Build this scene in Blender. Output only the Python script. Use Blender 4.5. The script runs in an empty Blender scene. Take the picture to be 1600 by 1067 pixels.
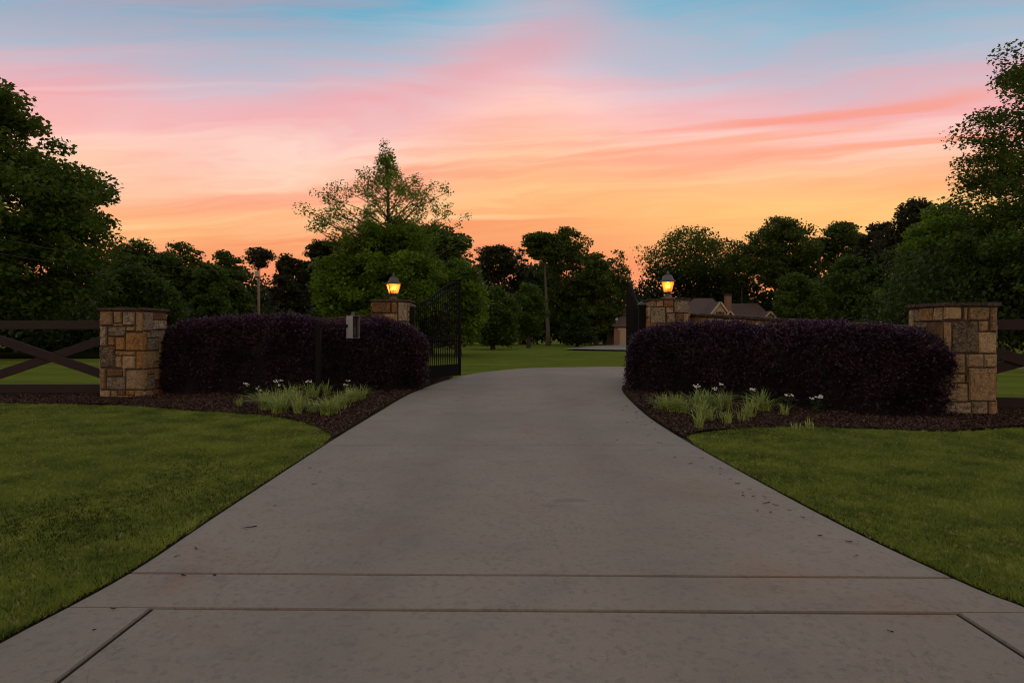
import bpy, bmesh, math, random
import numpy as np
from mathutils import Vector, Matrix, noise as mnoise
from mathutils.geometry import delaunay_2d_cdt

rng = np.random.default_rng(7)
random.seed(7)
scene = bpy.context.scene
col = scene.collection
R = math.radians
EYE = 1.4                     # eye height above the driveway
FPX = 1000.0                  # focal length in photo pixels (photo 1600 wide)

# ------------------------------------------------------------------ camera
cam_d = bpy.data.cameras.new("camera")
cam = bpy.data.objects.new("camera", cam_d)
col.objects.link(cam)
cam_d.sensor_width = 36.0
cam_d.lens = 36.0 * FPX / 1600.0
cam.location = (0, 0, EYE)
cam.rotation_euler = (R(90), 0, 0)
cam_d.shift_y = -18.5 / 1600.0
cam_d.clip_start = 0.05
cam_d.clip_end = 3000
scene.camera = cam

scene.view_settings.view_transform = 'Standard'
scene.view_settings.look = 'None'
scene.view_settings.gamma = 1
scene.view_settings.use_curve_mapping = False
scene.view_settings.exposure = 0.0
scene.cycles.filter_width = 1.1
scene.cycles.max_bounces = 6
scene.cycles.transparent_max_bounces = 12

# ------------------------------------------------------------------ node helpers
class NT:
    def __init__(s, tree):
        s.t = tree; s.n = tree.nodes; s.l = tree.links
    def node(s, typ, **kw):
        nd = s.n.new(typ)
        for k, v in kw.items():
            if k == 'ins':
                for a, b in v.items():
                    if isinstance(b, bpy.types.NodeSocket): s.l.new(b, nd.inputs[a])
                    else: nd.inputs[a].default_value = b
            else: setattr(nd, k, v)
        return nd
    def math(s, op, a, b=0.0, c=0.0, clamp=False):
        nd = s.n.new('ShaderNodeMath'); nd.operation = op; nd.use_clamp = clamp
        for i, v in enumerate((a, b, c)):
            if isinstance(v, bpy.types.NodeSocket): s.l.new(v, nd.inputs[i])
            else: nd.inputs[i].default_value = v
        return nd.outputs[0]
    def mix(s, f, a, b, mode='MIX'):
        nd = s.n.new('ShaderNodeMix'); nd.data_type = 'RGBA'; nd.blend_type = mode
        for i, v in ((0, f), (6, a), (7, b)):
            if isinstance(v, bpy.types.NodeSocket): s.l.new(v, nd.inputs[i])
            else: nd.inputs[i].default_value = v if i == 0 else (*v, 1.0)[:4]
        return nd.outputs[2]
    def ramp(s, f, stops, interp='LINEAR'):
        nd = s.n.new('ShaderNodeValToRGB'); nd.color_ramp.interpolation = interp
        e = nd.color_ramp.elements
        while len(e) < len(stops): e.new(0.5)
        for i, (p, c) in enumerate(stops):
            e[i].position = p
            e[i].color = (*c, 1.0) if hasattr(c, '__len__') else (c, c, c, 1)
        s.l.new(f, nd.inputs[0]); return nd.outputs[0]
    def noise(s, vec, scale, detail=4, rough=0.55, dist=0.0):
        nd = s.n.new('ShaderNodeTexNoise')
        nd.inputs['Scale'].default_value = scale; nd.inputs['Detail'].default_value = detail
        nd.inputs['Roughness'].default_value = rough; nd.inputs['Distortion'].default_value = dist
        if vec is not None: s.l.new(vec, nd.inputs['Vector'])
        return nd.outputs['Fac']
    def xyz(s, x, y, z):
        nd = s.n.new('ShaderNodeCombineXYZ')
        for i, v in enumerate((x, y, z)):
            if isinstance(v, bpy.types.NodeSocket): s.l.new(v, nd.inputs[i])
            else: nd.inputs[i].default_value = v
        return nd.outputs[0]

# ------------------------------------------------------------------ sky
world = bpy.data.worlds.new("World"); scene.world = world; world.use_nodes = True
W = NT(world.node_tree); W.n.clear()
geo = W.node('ShaderNodeTexCoord')
sep = W.node('ShaderNodeSeparateXYZ'); W.l.new(geo.outputs['Generated'], sep.inputs[0])
sx, sy, sz = sep.outputs
hyp = W.math('SQRT', W.math('ADD', W.math('MULTIPLY', sx, sx), W.math('MULTIPLY', sy, sy)))
hyp = W.math('MAXIMUM', hyp, 0.001)
elev = W.math('DIVIDE', W.math('ARCTAN2', sz, hyp), math.pi / 2)       # 0 horizon .. 1 zenith
# cloud layers lie in flat sheets: their bands run level across the view, so they are laid out by this flatter height
hfl = W.math('MAXIMUM', W.math('SQRT', W.math('ADD', W.math('MULTIPLY', W.math('MULTIPLY', sx, sx), 0.18), W.math('MULTIPLY', sy, sy))), 0.001)
elf = W.math('DIVIDE', W.math('ARCTAN2', sz, hfl), math.pi / 2)
az = W.math('ARCTAN2', sx, sy)                                         # 0 ahead, + right
# cloud streaks: long soft bands near the horizon, fanning out overhead like cirrus on a flat layer
tz = W.math('ADD', W.math('MAXIMUM', sz, 0.0), 0.10)
cx = W.math('DIVIDE', sx, tz); cy = W.math('DIVIDE', sy, tz)
ca, sa = math.cos(R(-24)), math.sin(R(-24))
px_ = W.math('ADD', W.math('MULTIPLY', cx, ca), W.math('MULTIPLY', cy, sa))
py_ = W.math('SUBTRACT', W.math('MULTIPLY', cy, ca), W.math('MULTIPLY', cx, sa))
n_fan = W.noise(W.xyz(W.math('MULTIPLY', px_, 0.30), W.math('MULTIPLY', py_, 0.95), 3.1), 1.3, 5, 0.5, 0.8)
n_wide = W.noise(W.xyz(W.math('MULTIPLY', cx, 0.22), W.math('MULTIPLY', cy, 0.5), 8.4), 1.5, 4, 0.5, 0.9)
bt = W.math('ADD', W.math('ADD', W.math('MULTIPLY', elf, 19.0), W.math('MULTIPLY', az, -0.9)), W.math('MULTIPLY', n_wide, 2.2))
n_band = W.noise(W.xyz(W.math('MULTIPLY', az, 1.1), bt, 1.7), 1.0, 5, 0.5, 1.0)
n_fine = W.noise(W.xyz(W.math('MULTIPLY', az, 2.2), W.math('MULTIPLY', bt, 2.6), 5.2), 1.0, 3, 0.5, 1.1)
up = W.math('MULTIPLY', elev, 3.6, clamp=True)
nb = W.math('ADD', W.math('MULTIPLY', n_band, W.math('SUBTRACT', 1.0, W.math('MULTIPLY', up, 0.75))),
            W.math('MULTIPLY', n_fan, W.math('MULTIPLY', up, 0.75)))
cov = W.math('ADD', W.math('MULTIPLY', nb, 0.72), W.math('MULTIPLY', n_fine, 0.28))
cov = W.math('MULTIPLY', W.math('SUBTRACT', cov, 0.40), 4.6, clamp=True)
warp = W.math('MULTIPLY', W.math('SUBTRACT', n_wide, 0.5), 0.11)
def bell(c, w):
    d = W.math('DIVIDE', W.math('SUBTRACT', az, c), w)
    return W.math('EXPONENT', W.math('MULTIPLY', W.math('MULTIPLY', d, d), -1.0))
tilt = W.math('ADD', W.math('MULTIPLY', bell(-.42, .28), .034), W.math('ADD', W.math('MULTIPLY', bell(.02, .16), -.038), W.math('MULTIPLY', bell(.50, .13), .016)))
e2 = W.math('ADD', W.math('ADD', elf, W.math('MULTIPLY', warp, up)), W.math('MULTIPLY', tilt, up), clamp=True)
clear = W.ramp(e2, [(0.0, (.90, .26, .13)), (.07, (.95, .33, .14)), (.10, (1.0, .60, .24)), (.135, (1.0, .56, .30)),
                    (.165, (1.0, .58, .40)), (.19, (1.0, .60, .54)), (.213, (.80, .55, .60)), (.24, (.48, .52, .63)), (.27, (.33, .49, .62)),
                    (.305, (.11, .43, .61)), (.36, (.08, .33, .50)), (.55, (.17, .26, .36)), (1.0, (.22, .22, .26))])
cloud = W.ramp(e2, [(0.0, (.86, .22, .13)), (.07, (.92, .27, .13)), (.12, (.98, .36, .16)), (.15, (.97, .34, .22)),
                    (.18, (.96, .37, .33)), (.21, (.92, .40, .41)), (.245, (.72, .42, .49)), (.28, (.50, .42, .51)), (.32, (.36, .38, .49)),
                    (.55, (.32, .30, .33)), (1.0, (.27, .24, .25))])
skyc = W.mix(cov, clear, cloud)
n_hi = W.noise(W.xyz(W.math('MULTIPLY', az, 0.9), W.math('MULTIPLY', bt, 1.5), 12.6), 1.0, 3, 0.5, 1.2)
hi = W.math('MULTIPLY', W.math('SUBTRACT', n_hi, 0.50), 5.0, clamp=True)
hic = W.ramp(e2, [(0.0, (.95, .35, .16)), (.08, (1.0, .46, .20)), (.105, (1.0, .74, .40)), (.15, (1.0, .70, .46)), (.185, (1.0, .74, .62)), (.22, (.92, .66, .66)), (.26, (.50, .58, .68)), (.32, (.22, .50, .66)), (1.0, (.24, .22, .26))])
skyc = W.mix(W.math('MULTIPLY', hi, W.ramp(elf, [(.18, .60), (.24, .30), (.30, .45)])), skyc, hic)
n_co = W.noise(W.xyz(W.math('MULTIPLY', az, 1.0), W.math('MULTIPLY', bt, 1.25), 23.9), 1.0, 4, 0.5, 1.0)
co = W.math('MULTIPLY', W.math('MULTIPLY', W.math('SUBTRACT', n_co, 0.57), 8.0, clamp=True), W.ramp(elf, [(0.09, 0.), (.12, 1.), (.20, 1.), (.25, .0)]))
skyc = W.mix(W.math('MULTIPLY', co, 0.6), skyc, (.96, .29, .17))
# one feathery plume of high cloud slanting up from the left of centre
pa = W.math('SUBTRACT', az, W.math('MULTIPLY_ADD', W.math('SUBTRACT', elf, .21), 2.3, -.11))
pa = W.math('ADD', pa, W.math('MULTIPLY', W.math('SUBTRACT', n_fine, .5), .10))
pl = W.math('EXPONENT', W.math('MULTIPLY', W.math('MULTIPLY', pa, pa), -150.0))
pl = W.math('MULTIPLY', pl, W.ramp(elf, [(.17, 0.), (.225, 1.), (.285, 1.), (.34, 0.)]))
skyc = W.mix(W.math('MULTIPLY', pl, W.math('MULTIPLY', W.math('SUBTRACT', n_fan, .18), 1.9), clamp=True), skyc, (.80, .34, .38))
# yellow glow low on the right, where the sun has just gone down
da = W.math('SUBTRACT', az, 0.44)
gl = W.math('ADD', W.math('MULTIPLY', W.math('MULTIPLY', da, da), 6.5),
            W.math('MULTIPLY', W.math('POWER', W.math('ABSOLUTE', W.math('SUBTRACT', elf, .112)), 2.0), 620.0))
gl = W.math('EXPONENT', W.math('MULTIPLY', gl, -1.0))
skyc = W.mix(W.math('MULTIPLY', gl, 0.50, clamp=True), skyc, (1.0, .64, .19))
# the side away from the sunset is brightened and warmed as added fill light
front = W.math('MULTIPLY_ADD', W.math('COSINE', az), 0.5, 0.5)
horiz = W.math('SUBTRACT', 1.0, elev)
keep = W.math('MULTIPLY_ADD', W.math('POWER', front, 1.2), 1.15, 0.0, clamp=True)
zen = W.math('MULTIPLY', W.math('SUBTRACT', elev, .34), 3.0, clamp=True)
keep = W.math('MAXIMUM', keep, zen)
back = W.ramp(elev, [(0.0, (.46, .33, .27)), (.12, (.80, .53, .38)), (.28, (.74, .53, .38)), (.5, (.40, .34, .31)), (1.0, (.24, .22, .25))])
skyc = W.mix(keep, back, skyc)
skyc = W.mix(W.math('MULTIPLY', W.math('SUBTRACT', -0.012, sz), 60., clamp=True), skyc, (.03, .035, .02))
SUN_AZ, SUN_EL = R(27), R(3.0)
nish = W.node('ShaderNodeTexSky', sky_type='NISHITA', sun_disc=False, sun_elevation=SUN_EL, sun_rotation=SUN_AZ)
bg1 = W.node('ShaderNodeBackground'); W.l.new(skyc, bg1.inputs[0]); bg1.inputs[1].default_value = 1.0
bg2 = W.node('ShaderNodeBackground'); W.l.new(nish.outputs[0], bg2.inputs[0]); bg2.inputs[1].default_value = 0.004
adds = W.node('ShaderNodeAddShader'); W.l.new(bg1.outputs[0], adds.inputs[0]); W.l.new(bg2.outputs[0], adds.inputs[1])
wo = W.node('ShaderNodeOutputWorld'); W.l.new(adds.outputs[0], wo.inputs[0])

# weak after-glow from where the sun set
sd = bpy.data.lights.new("sun", 'SUN'); sd.energy = 0.3; sd.angle = R(14); sd.color = (1, .68, .42)
sun = bpy.data.objects.new("sun", sd); col.objects.link(sun)
sdir = Vector((math.sin(SUN_AZ) * math.cos(R(9)), math.cos(SUN_AZ) * math.cos(R(9)), math.sin(R(9))))
sun.rotation_euler = sdir.to_track_quat('Z', 'Y').to_euler()

# ------------------------------------------------------------------ materials
def new_mat(name):
    m = bpy.data.materials.new(name); m.use_nodes = True
    t = NT(m.node_tree); t.n.clear()
    out = t.node('ShaderNodeOutputMaterial')
    return m, t, out
def pos(t): return t.node('ShaderNodeNewGeometry').outputs['Position']
def objco(t): return t.node('ShaderNodeTexCoord').outputs['Object']
def rnd(t): return t.node('ShaderNodeObjectInfo').outputs['Random']
def bump(t, h, strength=.4, dist=.01):
    b = t.node('ShaderNodeBump'); b.inputs['Strength'].default_value = strength; b.inputs['Distance'].default_value = dist
    t.l.new(h, b.inputs['Height']); return b.outputs[0]
def bsdf(t, out, colr, rough=.8, spec=.3, metal=0., nrm=None):
    b = t.node('ShaderNodeBsdfPrincipled')
    for k, v in (('Base Color', colr), ('Roughness', rough), ('Specular IOR Level', spec), ('Metallic', metal)):
        if isinstance(v, bpy.types.NodeSocket): t.l.new(v, b.inputs[k])
        else: b.inputs[k].default_value = (*v, 1) if k == 'Base Color' else v
    if nrm is not None: t.l.new(nrm, b.inputs['Normal'])
    t.l.new(b.outputs[0], out.inputs[0]); return b

def foliage(name, dark, light, rough=.55, scale=1.2, trans=.3, third=None):
    m, t, out = new_mat(name)
    p = pos(t)
    a = t.noise(p, scale, 3, .6); b = t.noise(p, 37.0, 2, .6)
    f = t.math('ADD', t.math('MULTIPLY', a, .55), t.math('MULTIPLY', b, .45))
    f = t.math('MULTIPLY', t.math('SUBTRACT', f, .38), 4.6, clamp=True)
    c = t.mix(f, dark, light)
    if third is not None:
        g = t.math('MULTIPLY', t.math('SUBTRACT', t.noise(p, 21.0, 1), .6), 7, clamp=True)
        c = t.mix(g, c, third)
    d = t.node('ShaderNodeBsdfPrincipled'); t.l.new(c, d.inputs['Base Color'])
    d.inputs['Roughness'].default_value = rough; d.inputs['Specular IOR Level'].default_value = .25
    tr = t.node('ShaderNodeBsdfTranslucent'); t.l.new(t.mix(.5, c, tuple(min(1, v * 1.5) for v in light)), tr.inputs[0])
    mx = t.node('ShaderNodeMixShader'); mx.inputs[0].default_value = trans
    t.l.new(d.outputs[0], mx.inputs[1]); t.l.new(tr.outputs[0], mx.inputs[2]); t.l.new(mx.outputs[0], out.inputs[0])
    return m

def simple(name, c, rough=.6, metal=0., spec=.4, var=.25, scale=8., bs=.0):
    m, t, out = new_mat(name)
    p = objco(t); n = t.noise(p, scale, 4)
    cc = t.mix(n, tuple(v * (1 - var) for v in c), tuple(min(1, v * (1 + var)) for v in c))
    nrm = bump(t, t.noise(p, scale * 8, 3), bs, .005) if bs else None
    bsdf(t, out, cc, rough, spec, metal, nrm)
    return m

M = {}
M['leaf_dark'] = foliage('leaf_dark_green', (.026, .046, .007), (.115, .175, .024))
M['leaf_mid'] = foliage('leaf_mid_green', (.022, .044, .006), (.115, .185, .020))
M['leaf_bright'] = foliage('leaf_bright_green', (.042, .084, .007), (.200, .330, .026))
M['leaf_pine'] = foliage('pine_needles', (.028, .034, .016), (.066, .074, .028))
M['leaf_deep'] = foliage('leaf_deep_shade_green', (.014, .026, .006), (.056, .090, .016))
M['hedge'] = foliage('hedge_purple_leaf', (.012, .008, .011), (.105, .060, .090), rough=.36, scale=1.6, trans=.12, third=(.052, .024, .064))
M['hedge_tip'] = foliage('hedge_new_growth', (.034, .010, .020), (.105, .040, .076), rough=.45, scale=2.0, trans=.25)
M['bark'] = simple('bark', (.075, .062, .050), .95, scale=3, bs=.6)
M['bark_pine'] = simple('bark_pine', (.12, .085, .062), .95, scale=2.5, bs=.6)
M['bark_pale'] = simple('bark_pale', (.11, .095, .075), .95, scale=2.5, bs=.6)
M['twig'] = simple('hedge_twigs', (.010, .007, .008), .95)
M['black_metal'] = simple('black_painted_steel', (.007, .008, .008), .7, 0., .15, .2)
M['verdigris'] = simple('weathered_copper', (.13, .155, .15), .6, .45, .5, .35, 14, .3)
M['bronze'] = simple('weathered_bronze', (.125, .110, .105), .6, .35, .5, .35, 14, .3)
M['brown_board'] = simple('dark_brown_stained_board', (.027, .016, .016), .72, scale=3, bs=.3)
M['mortar'] = simple('mortar', (.075, .052, .034), .95, var=.5, scale=9, bs=.8)
M['roof'] = simple('brown_roof_shingle', (.062, .050, .050), .9, var=.15, scale=4)
M['stucco'] = simple('cream_stucco', (.52, .38, .24), .9, var=.1, scale=2)
M['trim'] = simple('cream_trim', (.62, .50, .36), .7, var=.05)
M['brick'] = simple('tan_brick', (.28, .17, .11), .9, var=.25, scale=10)
M['door'] = simple('garage_door_cream', (.50, .38, .26), .7, var=.06)
M['dark_glass'] = simple('dark_window', (.02, .02, .03), .15, 0, .6, .1)
M['shutter'] = simple('dark_shutter', (.035, .03, .03), .7, var=.1)
M['white_paint'] = simple('white_siding', (.62, .64, .68), .7, var=.06)
M['wood_pole'] = simple('weathered_pole', (.26, .19, .13), .9, scale=6, bs=.4)
M['cable'] = simple('cable', (.02, .02, .02), .6)
M['soil'] = simple('dark_soil', (.022, .017, .012), 1., scale=30, bs=.6)
M['joint'] = simple('joint_filler', (.030, .022, .012), 1., var=.5, scale=20, bs=.5)
M['petal'] = simple('white_petal', (.80, .80, .80), .6, var=.04)
M['flower_leaf'] = foliage('bedding_leaf', (.022, .05, .014), (.06, .12, .03))
M['dead_flower'] = simple('withered_bloom', (.14, .07, .035), .9)
M['debris'] = simple('dead_leaf', (.030, .020, .014), .9, var=.4)
M['box_metal'] = simple('brushed_grey_steel', (.34, .38, .42), .45, .55, .5, .35, 5)
M['keypad'] = simple('black_keypad', (.01, .01, .012), .5)
M['key'] = simple('pale_key', (.10, .09, .05), .5)

def t_sep(t, p, i):
    s = t.node('ShaderNodeSeparateXYZ'); t.l.new(p, s.inputs[0]); return s.outputs[i]
def stone_mat(name, c1, c2, c3=None, blotch=(.03, .028, .022), blo=.55):
    m, t, out = new_mat(name)
    o = objco(t); r = rnd(t)
    off = t.node('ShaderNodeVectorMath', operation='ADD'); t.l.new(pos(t), off.inputs[0]); t.l.new(t.xyz(t.math('MULTIPLY', r, 37.), t.math('MULTIPLY', r, 11.), 0.), off.inputs[1])
    v = off.outputs[0]
    a = t.noise(v, 7.5, 5, .6, 1.2)
    f = t.math('MULTIPLY', t.math('SUBTRACT', a, .36), 3.8, clamp=True)
    c = t.mix(f, c1, c2)
    if c3:
        c = t.mix(t.math('MULTIPLY', t.math('SUBTRACT', t.noise(v, 9., 3, .6, 1.5), .54), 5, clamp=True), c, c3)
    g = t.math('MULTIPLY', t.math('SUBTRACT', t.noise(v, 16., 6, .72, 1.4), blo - .02), 7, clamp=True)
    lt = t.math('MULTIPLY', t.math('SUBTRACT', t.noise(v, 21., 5, .7, 1.), .55), 7, clamp=True)
    c = t.mix(t.math('MULTIPLY', lt, .55), c, tuple(min(.8, x * 1.45) for x in c2))
    c = t.mix(t.math('MULTIPLY', g, .85), c, blotch)
    str_ = t.math('MULTIPLY', t.math('SUBTRACT', t.noise(t.xyz(t.math('MULTIPLY', t_sep(t, v, 0), .6), t.math('MULTIPLY', t_sep(t, v, 1), .6), t.math('MULTIPLY', t_sep(t, v, 2), 1.8)), 26., 4, .65, 2.), .50), 5, clamp=True)
    c = t.mix(t.math('MULTIPLY', str_, .65), c, tuple(x * .28 for x in c1))
    c = t.mix(t.math('MULTIPLY', t.noise(v, 60., 3), .35), c, tuple(x * .45 for x in c1))
    br = t.math('MULTIPLY_ADD', r, .55, .98)
    c = t.mix(1.0, c, t.xyz(br, br, br), 'MULTIPLY')
    h = t.math('ADD', t.noise(v, 12., 6, .65, 1.), t.math('MULTIPLY', t.noise(v, 55., 4, .6), .35))
    bsdf(t, out, c, .88, .25, 0, bump(t, h, 1., .09))
    return m
M['st_t'] = stone_mat('stone_tan', (.36, .245, .125), (.52, .37, .20), (.40, .21, .08), blo=.52)
M['st_o'] = stone_mat('stone_ochre', (.36, .19, .065), (.50, .29, .11), (.24, .10, .035), blo=.53)
M['st_g'] = stone_mat('stone_grey', (.30, .245, .165), (.50, .42, .29), (.19, .16, .12), blo=.49)
M['st_b'] = stone_mat('stone_brown', (.15, .085, .042), (.27, .15, .065), (.36, .23, .12))
M['st_p'] = stone_mat('stone_pale', (.44, .32, .175), (.58, .44, .26), (.42, .25, .11), blo=.54)
M['st_d'] = stone_mat('stone_dark_rough', (.24, .19, .12), (.40, .33, .21), (.09, .08, .065), blo=.44)
M['cap'] = stone_mat('cap_flagstone', (.10, .075, .055), (.17, .125, .085), (.05, .04, .035), blo=.47)

def concrete():
    m, t, out = new_mat('broom_finished_concrete')
    p = pos(t)
    base = t.mix(t.noise(p, .55, 3, .5, .3), (.245, .213, .165), (.385, .335, .262))
    st = t.math('MULTIPLY', t.math('SUBTRACT', t.noise(p, .9, 4, .6, .6), .56), 4.5, clamp=True)
    base = t.mix(t.math('MULTIPLY', st, .8), base, (.31, .195, .12))
    gr = t.math('MULTIPLY', t.math('SUBTRACT', t.noise(t.xyz(*[0, 0, 0]) if False else p, 2.3, 5, .6, .4), .53), 4., clamp=True)
    base = t.mix(t.math('MULTIPLY', gr, .55), base, (.15, .152, .152))
    # exposed aggregate: flecks about 2 cm
    vo = t.node('ShaderNodeTexVoronoi'); vo.inputs['Scale'].default_value = 36.; t.l.new(p, vo.inputs['Vector'])
    vsep = t.node('ShaderNodeSeparateColor'); t.l.new(vo.outputs['Color'], vsep.inputs[0])
    fl = t.math('MULTIPLY', t.math('SUBTRACT', vsep.outputs[0], .55), 1.8, clamp=True)
    patch = t.math('MULTIPLY', t.math('SUBTRACT', t.noise(p, 1.1, 3), .38), 3., clamp=True)
    fl = t.math('MULTIPLY', fl, patch)
    base = t.mix(t.math('MULTIPLY', fl, .42), base, (.38, .35, .31))
    fd = t.math('MULTIPLY', t.math('SUBTRACT', vsep.outputs[1], .72), 2.6, clamp=True)
    base = t.mix(t.math('MULTIPLY', fd, .42), base, (.10, .09, .085))
    nz_ = t.noise(p, 3.5, 4, .6, .8)
    X_, Y_ = t_sep(t, p, 0), t_sep(t, p, 1)
    def blot(x, y, rx, ry, colr, amt):
        dx = t.math('DIVIDE', t.math('SUBTRACT', X_, x), rx); dy = t.math('DIVIDE', t.math('SUBTRACT', Y_, y), ry)
        d = t.math('ADD', t.math('MULTIPLY', dx, dx), t.math('MULTIPLY', dy, dy))
        f = t.math('MULTIPLY', t.math('SUBTRACT', t.math('MULTIPLY_ADD', nz_, 2.4, -.2), d), amt, clamp=True)
        return t.mix(f, base, colr)
    base = blot(.47, 5.25, .16, .09, (.105, .105, .11), .55)
    base = blot(.30, 5.1, .10, .05, (.12, .12, .12), .5)
    base = blot(1.3, 12.6, .45, .9, (.27, .165, .10), .38)
    base = blot(1.55, 5.6, .55, .5, (.29, .18, .115), .32)
    base = blot(.95, 7.0, .25, .3, (.27, .18, .11), .25)
    base = blot(-1.35, 4.55, .30, .14, (.25, .18, .11), .22)
    base = blot(-1.0, 4.7, .5, .25, (.17, .165, .155), .22)
    for tx in (-.85, .95):
        dx = t.math('DIVIDE', t.math('SUBTRACT', X_, tx), .32)
        f = t.math('MULTIPLY', t.math('EXPONENT', t.math('MULTIPLY', t.math('MULTIPLY', dx, dx), -1.)), t.math('MULTIPLY', nz_, .42))
        base = t.mix(f, base, (.15, .138, .125))
    cr = t.noise(t.xyz(t.math('MULTIPLY', X_, .5), t.math('MULTIPLY', Y_, .16), 2.), 1.6, 6, .62, .4)
    crk = t.math('SUBTRACT', 1., t.math('MULTIPLY', t.math('ABSOLUTE', t.math('SUBTRACT', cr, .5)), 420.), clamp=True)
    base = t.mix(t.math('MULTIPLY', crk, .30), base, (.07, .06, .05))
    fine = t.noise(p, 190., 3, .7)
    base = t.mix(t.math('MULTIPLY', t.math('SUBTRACT', fine, .48), 5., clamp=True), base, t.mix(.5, base, (.42, .38, .34)))
    sp = t.noise(p, 85., 3, .75)
    base = t.mix(t.math('MULTIPLY', t.math('SUBTRACT', sp, .54), 6., clamp=True), base, t.mix(.38, base, (.07, .06, .055)))
    ws = t.math('MULTIPLY', t.math('SUBTRACT', t.noise(t.xyz(t.math('MULTIPLY', t_sep(t, p, 0), 1.2), t.math('MULTIPLY', t_sep(t, p, 1), 14.), 0.), 1.5, 4, .6), .67), 8, clamp=True)
    base = t.mix(t.math('MULTIPLY', ws, .22), base, (.42, .43, .42))
    h = t.math('ADD', fine, t.math('MULTIPLY', vsep.outputs[2], .5))
    bsdf(t, out, base, .72, .3, 0, bump(t, h, .35, .004))
    return m
M['concrete'] = concrete()

def turf(name, a, b, c3):
    m, t, out = new_mat(name); p = pos(t)
    n1 = t.noise(p, .35, 4, .6, .5); n2 = t.noise(p, 5., 4, .7); n3 = t.noise(t.xyz(t_sep(t, p, 0), t.math('MULTIPLY', t_sep(t, p, 1), .5), 0.), 90., 3, .7)
    f = t.math('ADD', t.math('MULTIPLY', n1, .5), t.math('ADD', t.math('MULTIPLY', n2, .3), t.math('MULTIPLY', n3, .2)))
    c = t.mix(t.math('MULTIPLY', t.math('SUBTRACT', f, .33), 3., clamp=True), a, b)
    c = t.mix(t.math('MULTIPLY', t.math('SUBTRACT', t.noise(p, .8, 3, .6, 1.), .55), 3., clamp=True), c, c3)
    sw = t.math('SINE', t.math('MULTIPLY', t.math('ADD', t_sep(t, p, 1), t.math('MULTIPLY', t_sep(t, p, 0), .35)), 2.6))
    c = t.mix(t.math('MULTIPLY', t.math('MULTIPLY_ADD', sw, 2., 0., clamp=True), .22), c, tuple(x * .6 for x in a))
    bsdf(t, out, c, 1., 0., 0, bump(t, t.math('ADD', n2, t.math('MULTIPLY', n3, .6)), .8, .05))
    return m
M['turf'] = turf('lawn_turf', (.120, .170, .024), (.240, .290, .048), (.27, .27, .065))
M['turf_shade'] = turf('turf_painted_shade', (.014, .018, .006), (.030, .036, .010), (.040, .032, .014))  # dark turf: the big tree's shade is put into the colour
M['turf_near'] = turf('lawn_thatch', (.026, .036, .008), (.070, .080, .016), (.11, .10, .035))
M['blade'] = foliage('grass_blade', (.045, .092, .011), (.290, .360, .056), rough=.6, scale=1.9, trans=.35, third=(.52, .46, .20))
M['liriope'] = foliage('variegated_blade', (.09, .17, .025), (.44, .52, .14), rough=.5, scale=9., trans=.3, third=(.62, .60, .34))

def mulch_mat():
    m, t, out = new_mat('bark_mulch'); p = pos(t)
    n = t.noise(p, 45., 4, .7, .8); n0 = t.noise(p, 2., 3)
    c = t.ramp(n, [(.3, (.014, .008, .005)), (.5, (.050, .027, .017)), (.62, (.10, .058, .038)), (.75, (.17, .11, .075))])
    bsdf(t, out, c, .95, .15, 0, bump(t, n, 1., .03)); return m
M['mulch'] = mulch_mat()
def chip_mat():
    m, t, out = new_mat('mulch_chip'); p = pos(t)
    n = t.noise(p, 24., 2, .5)
    c = t.ramp(n, [(.35, (.020, .011, .007)), (.5, (.062, .033, .022)), (.60, (.12, .070, .046)), (.69, (.27, .18, .125))])
    bsdf(t, out, c, .9, .2, 0); return m
M['chip'] = chip_mat()

def shingle():
    m, t, out = new_mat('roof_shingles'); p = pos(t)
    n = t.noise(p, 3., 4, .6)
    s = t.math('SINE', t.math('MULTIPLY', t_sep(t, p, 2), 44.))
    c = t.mix(t.math('MULTIPLY_ADD', s, .12, t.math('MULTIPLY', n, .8), clamp=True), (.120, .085, .078), (.20, .145, .130))
    bsdf(t, out, c, .9, .2); return m
M['roof'] = shingle()

def glass_mat():
    m, t, out = new_mat('amber_seeded_glass')
    tr = t.node('ShaderNodeBsdfTransparent'); tr.inputs[0].default_value = (1, .72, .38, 1)
    tl = t.node('ShaderNodeBsdfTranslucent'); tl.inputs[0].default_value = (1, .55, .20, 1)
    gl_ = t.node('ShaderNodeBsdfGlossy'); gl_.inputs['Roughness'].default_value = .15
    m1 = t.node('ShaderNodeMixShader'); m1.inputs[0].default_value = .30
    t.l.new(tr.outputs[0], m1.inputs[1]); t.l.new(tl.outputs[0], m1.inputs[2])
    m2 = t.node('ShaderNodeMixShader'); m2.inputs[0].default_value = .05
    t.l.new(m1.outputs[0], m2.inputs[1]); t.l.new(gl_.outputs[0], m2.inputs[2]); t.l.new(m2.outputs[0], out.inputs[0])
    return m
M['amber'] = glass_mat()
def emis(name, c, s):
    m, t, out = new_mat(name); e = t.node('ShaderNodeEmission'); e.inputs[0].default_value = (*c, 1); e.inputs[1].default_value = s
    t.l.new(e.outputs[0], out.inputs[0]); return m
M['bulb'] = emis('lit_bulb', (1, .70, .30), 14.)
M['lamp_far'] = emis('distant_lit_lamp', (1, .62, .30), 2.2)

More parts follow.
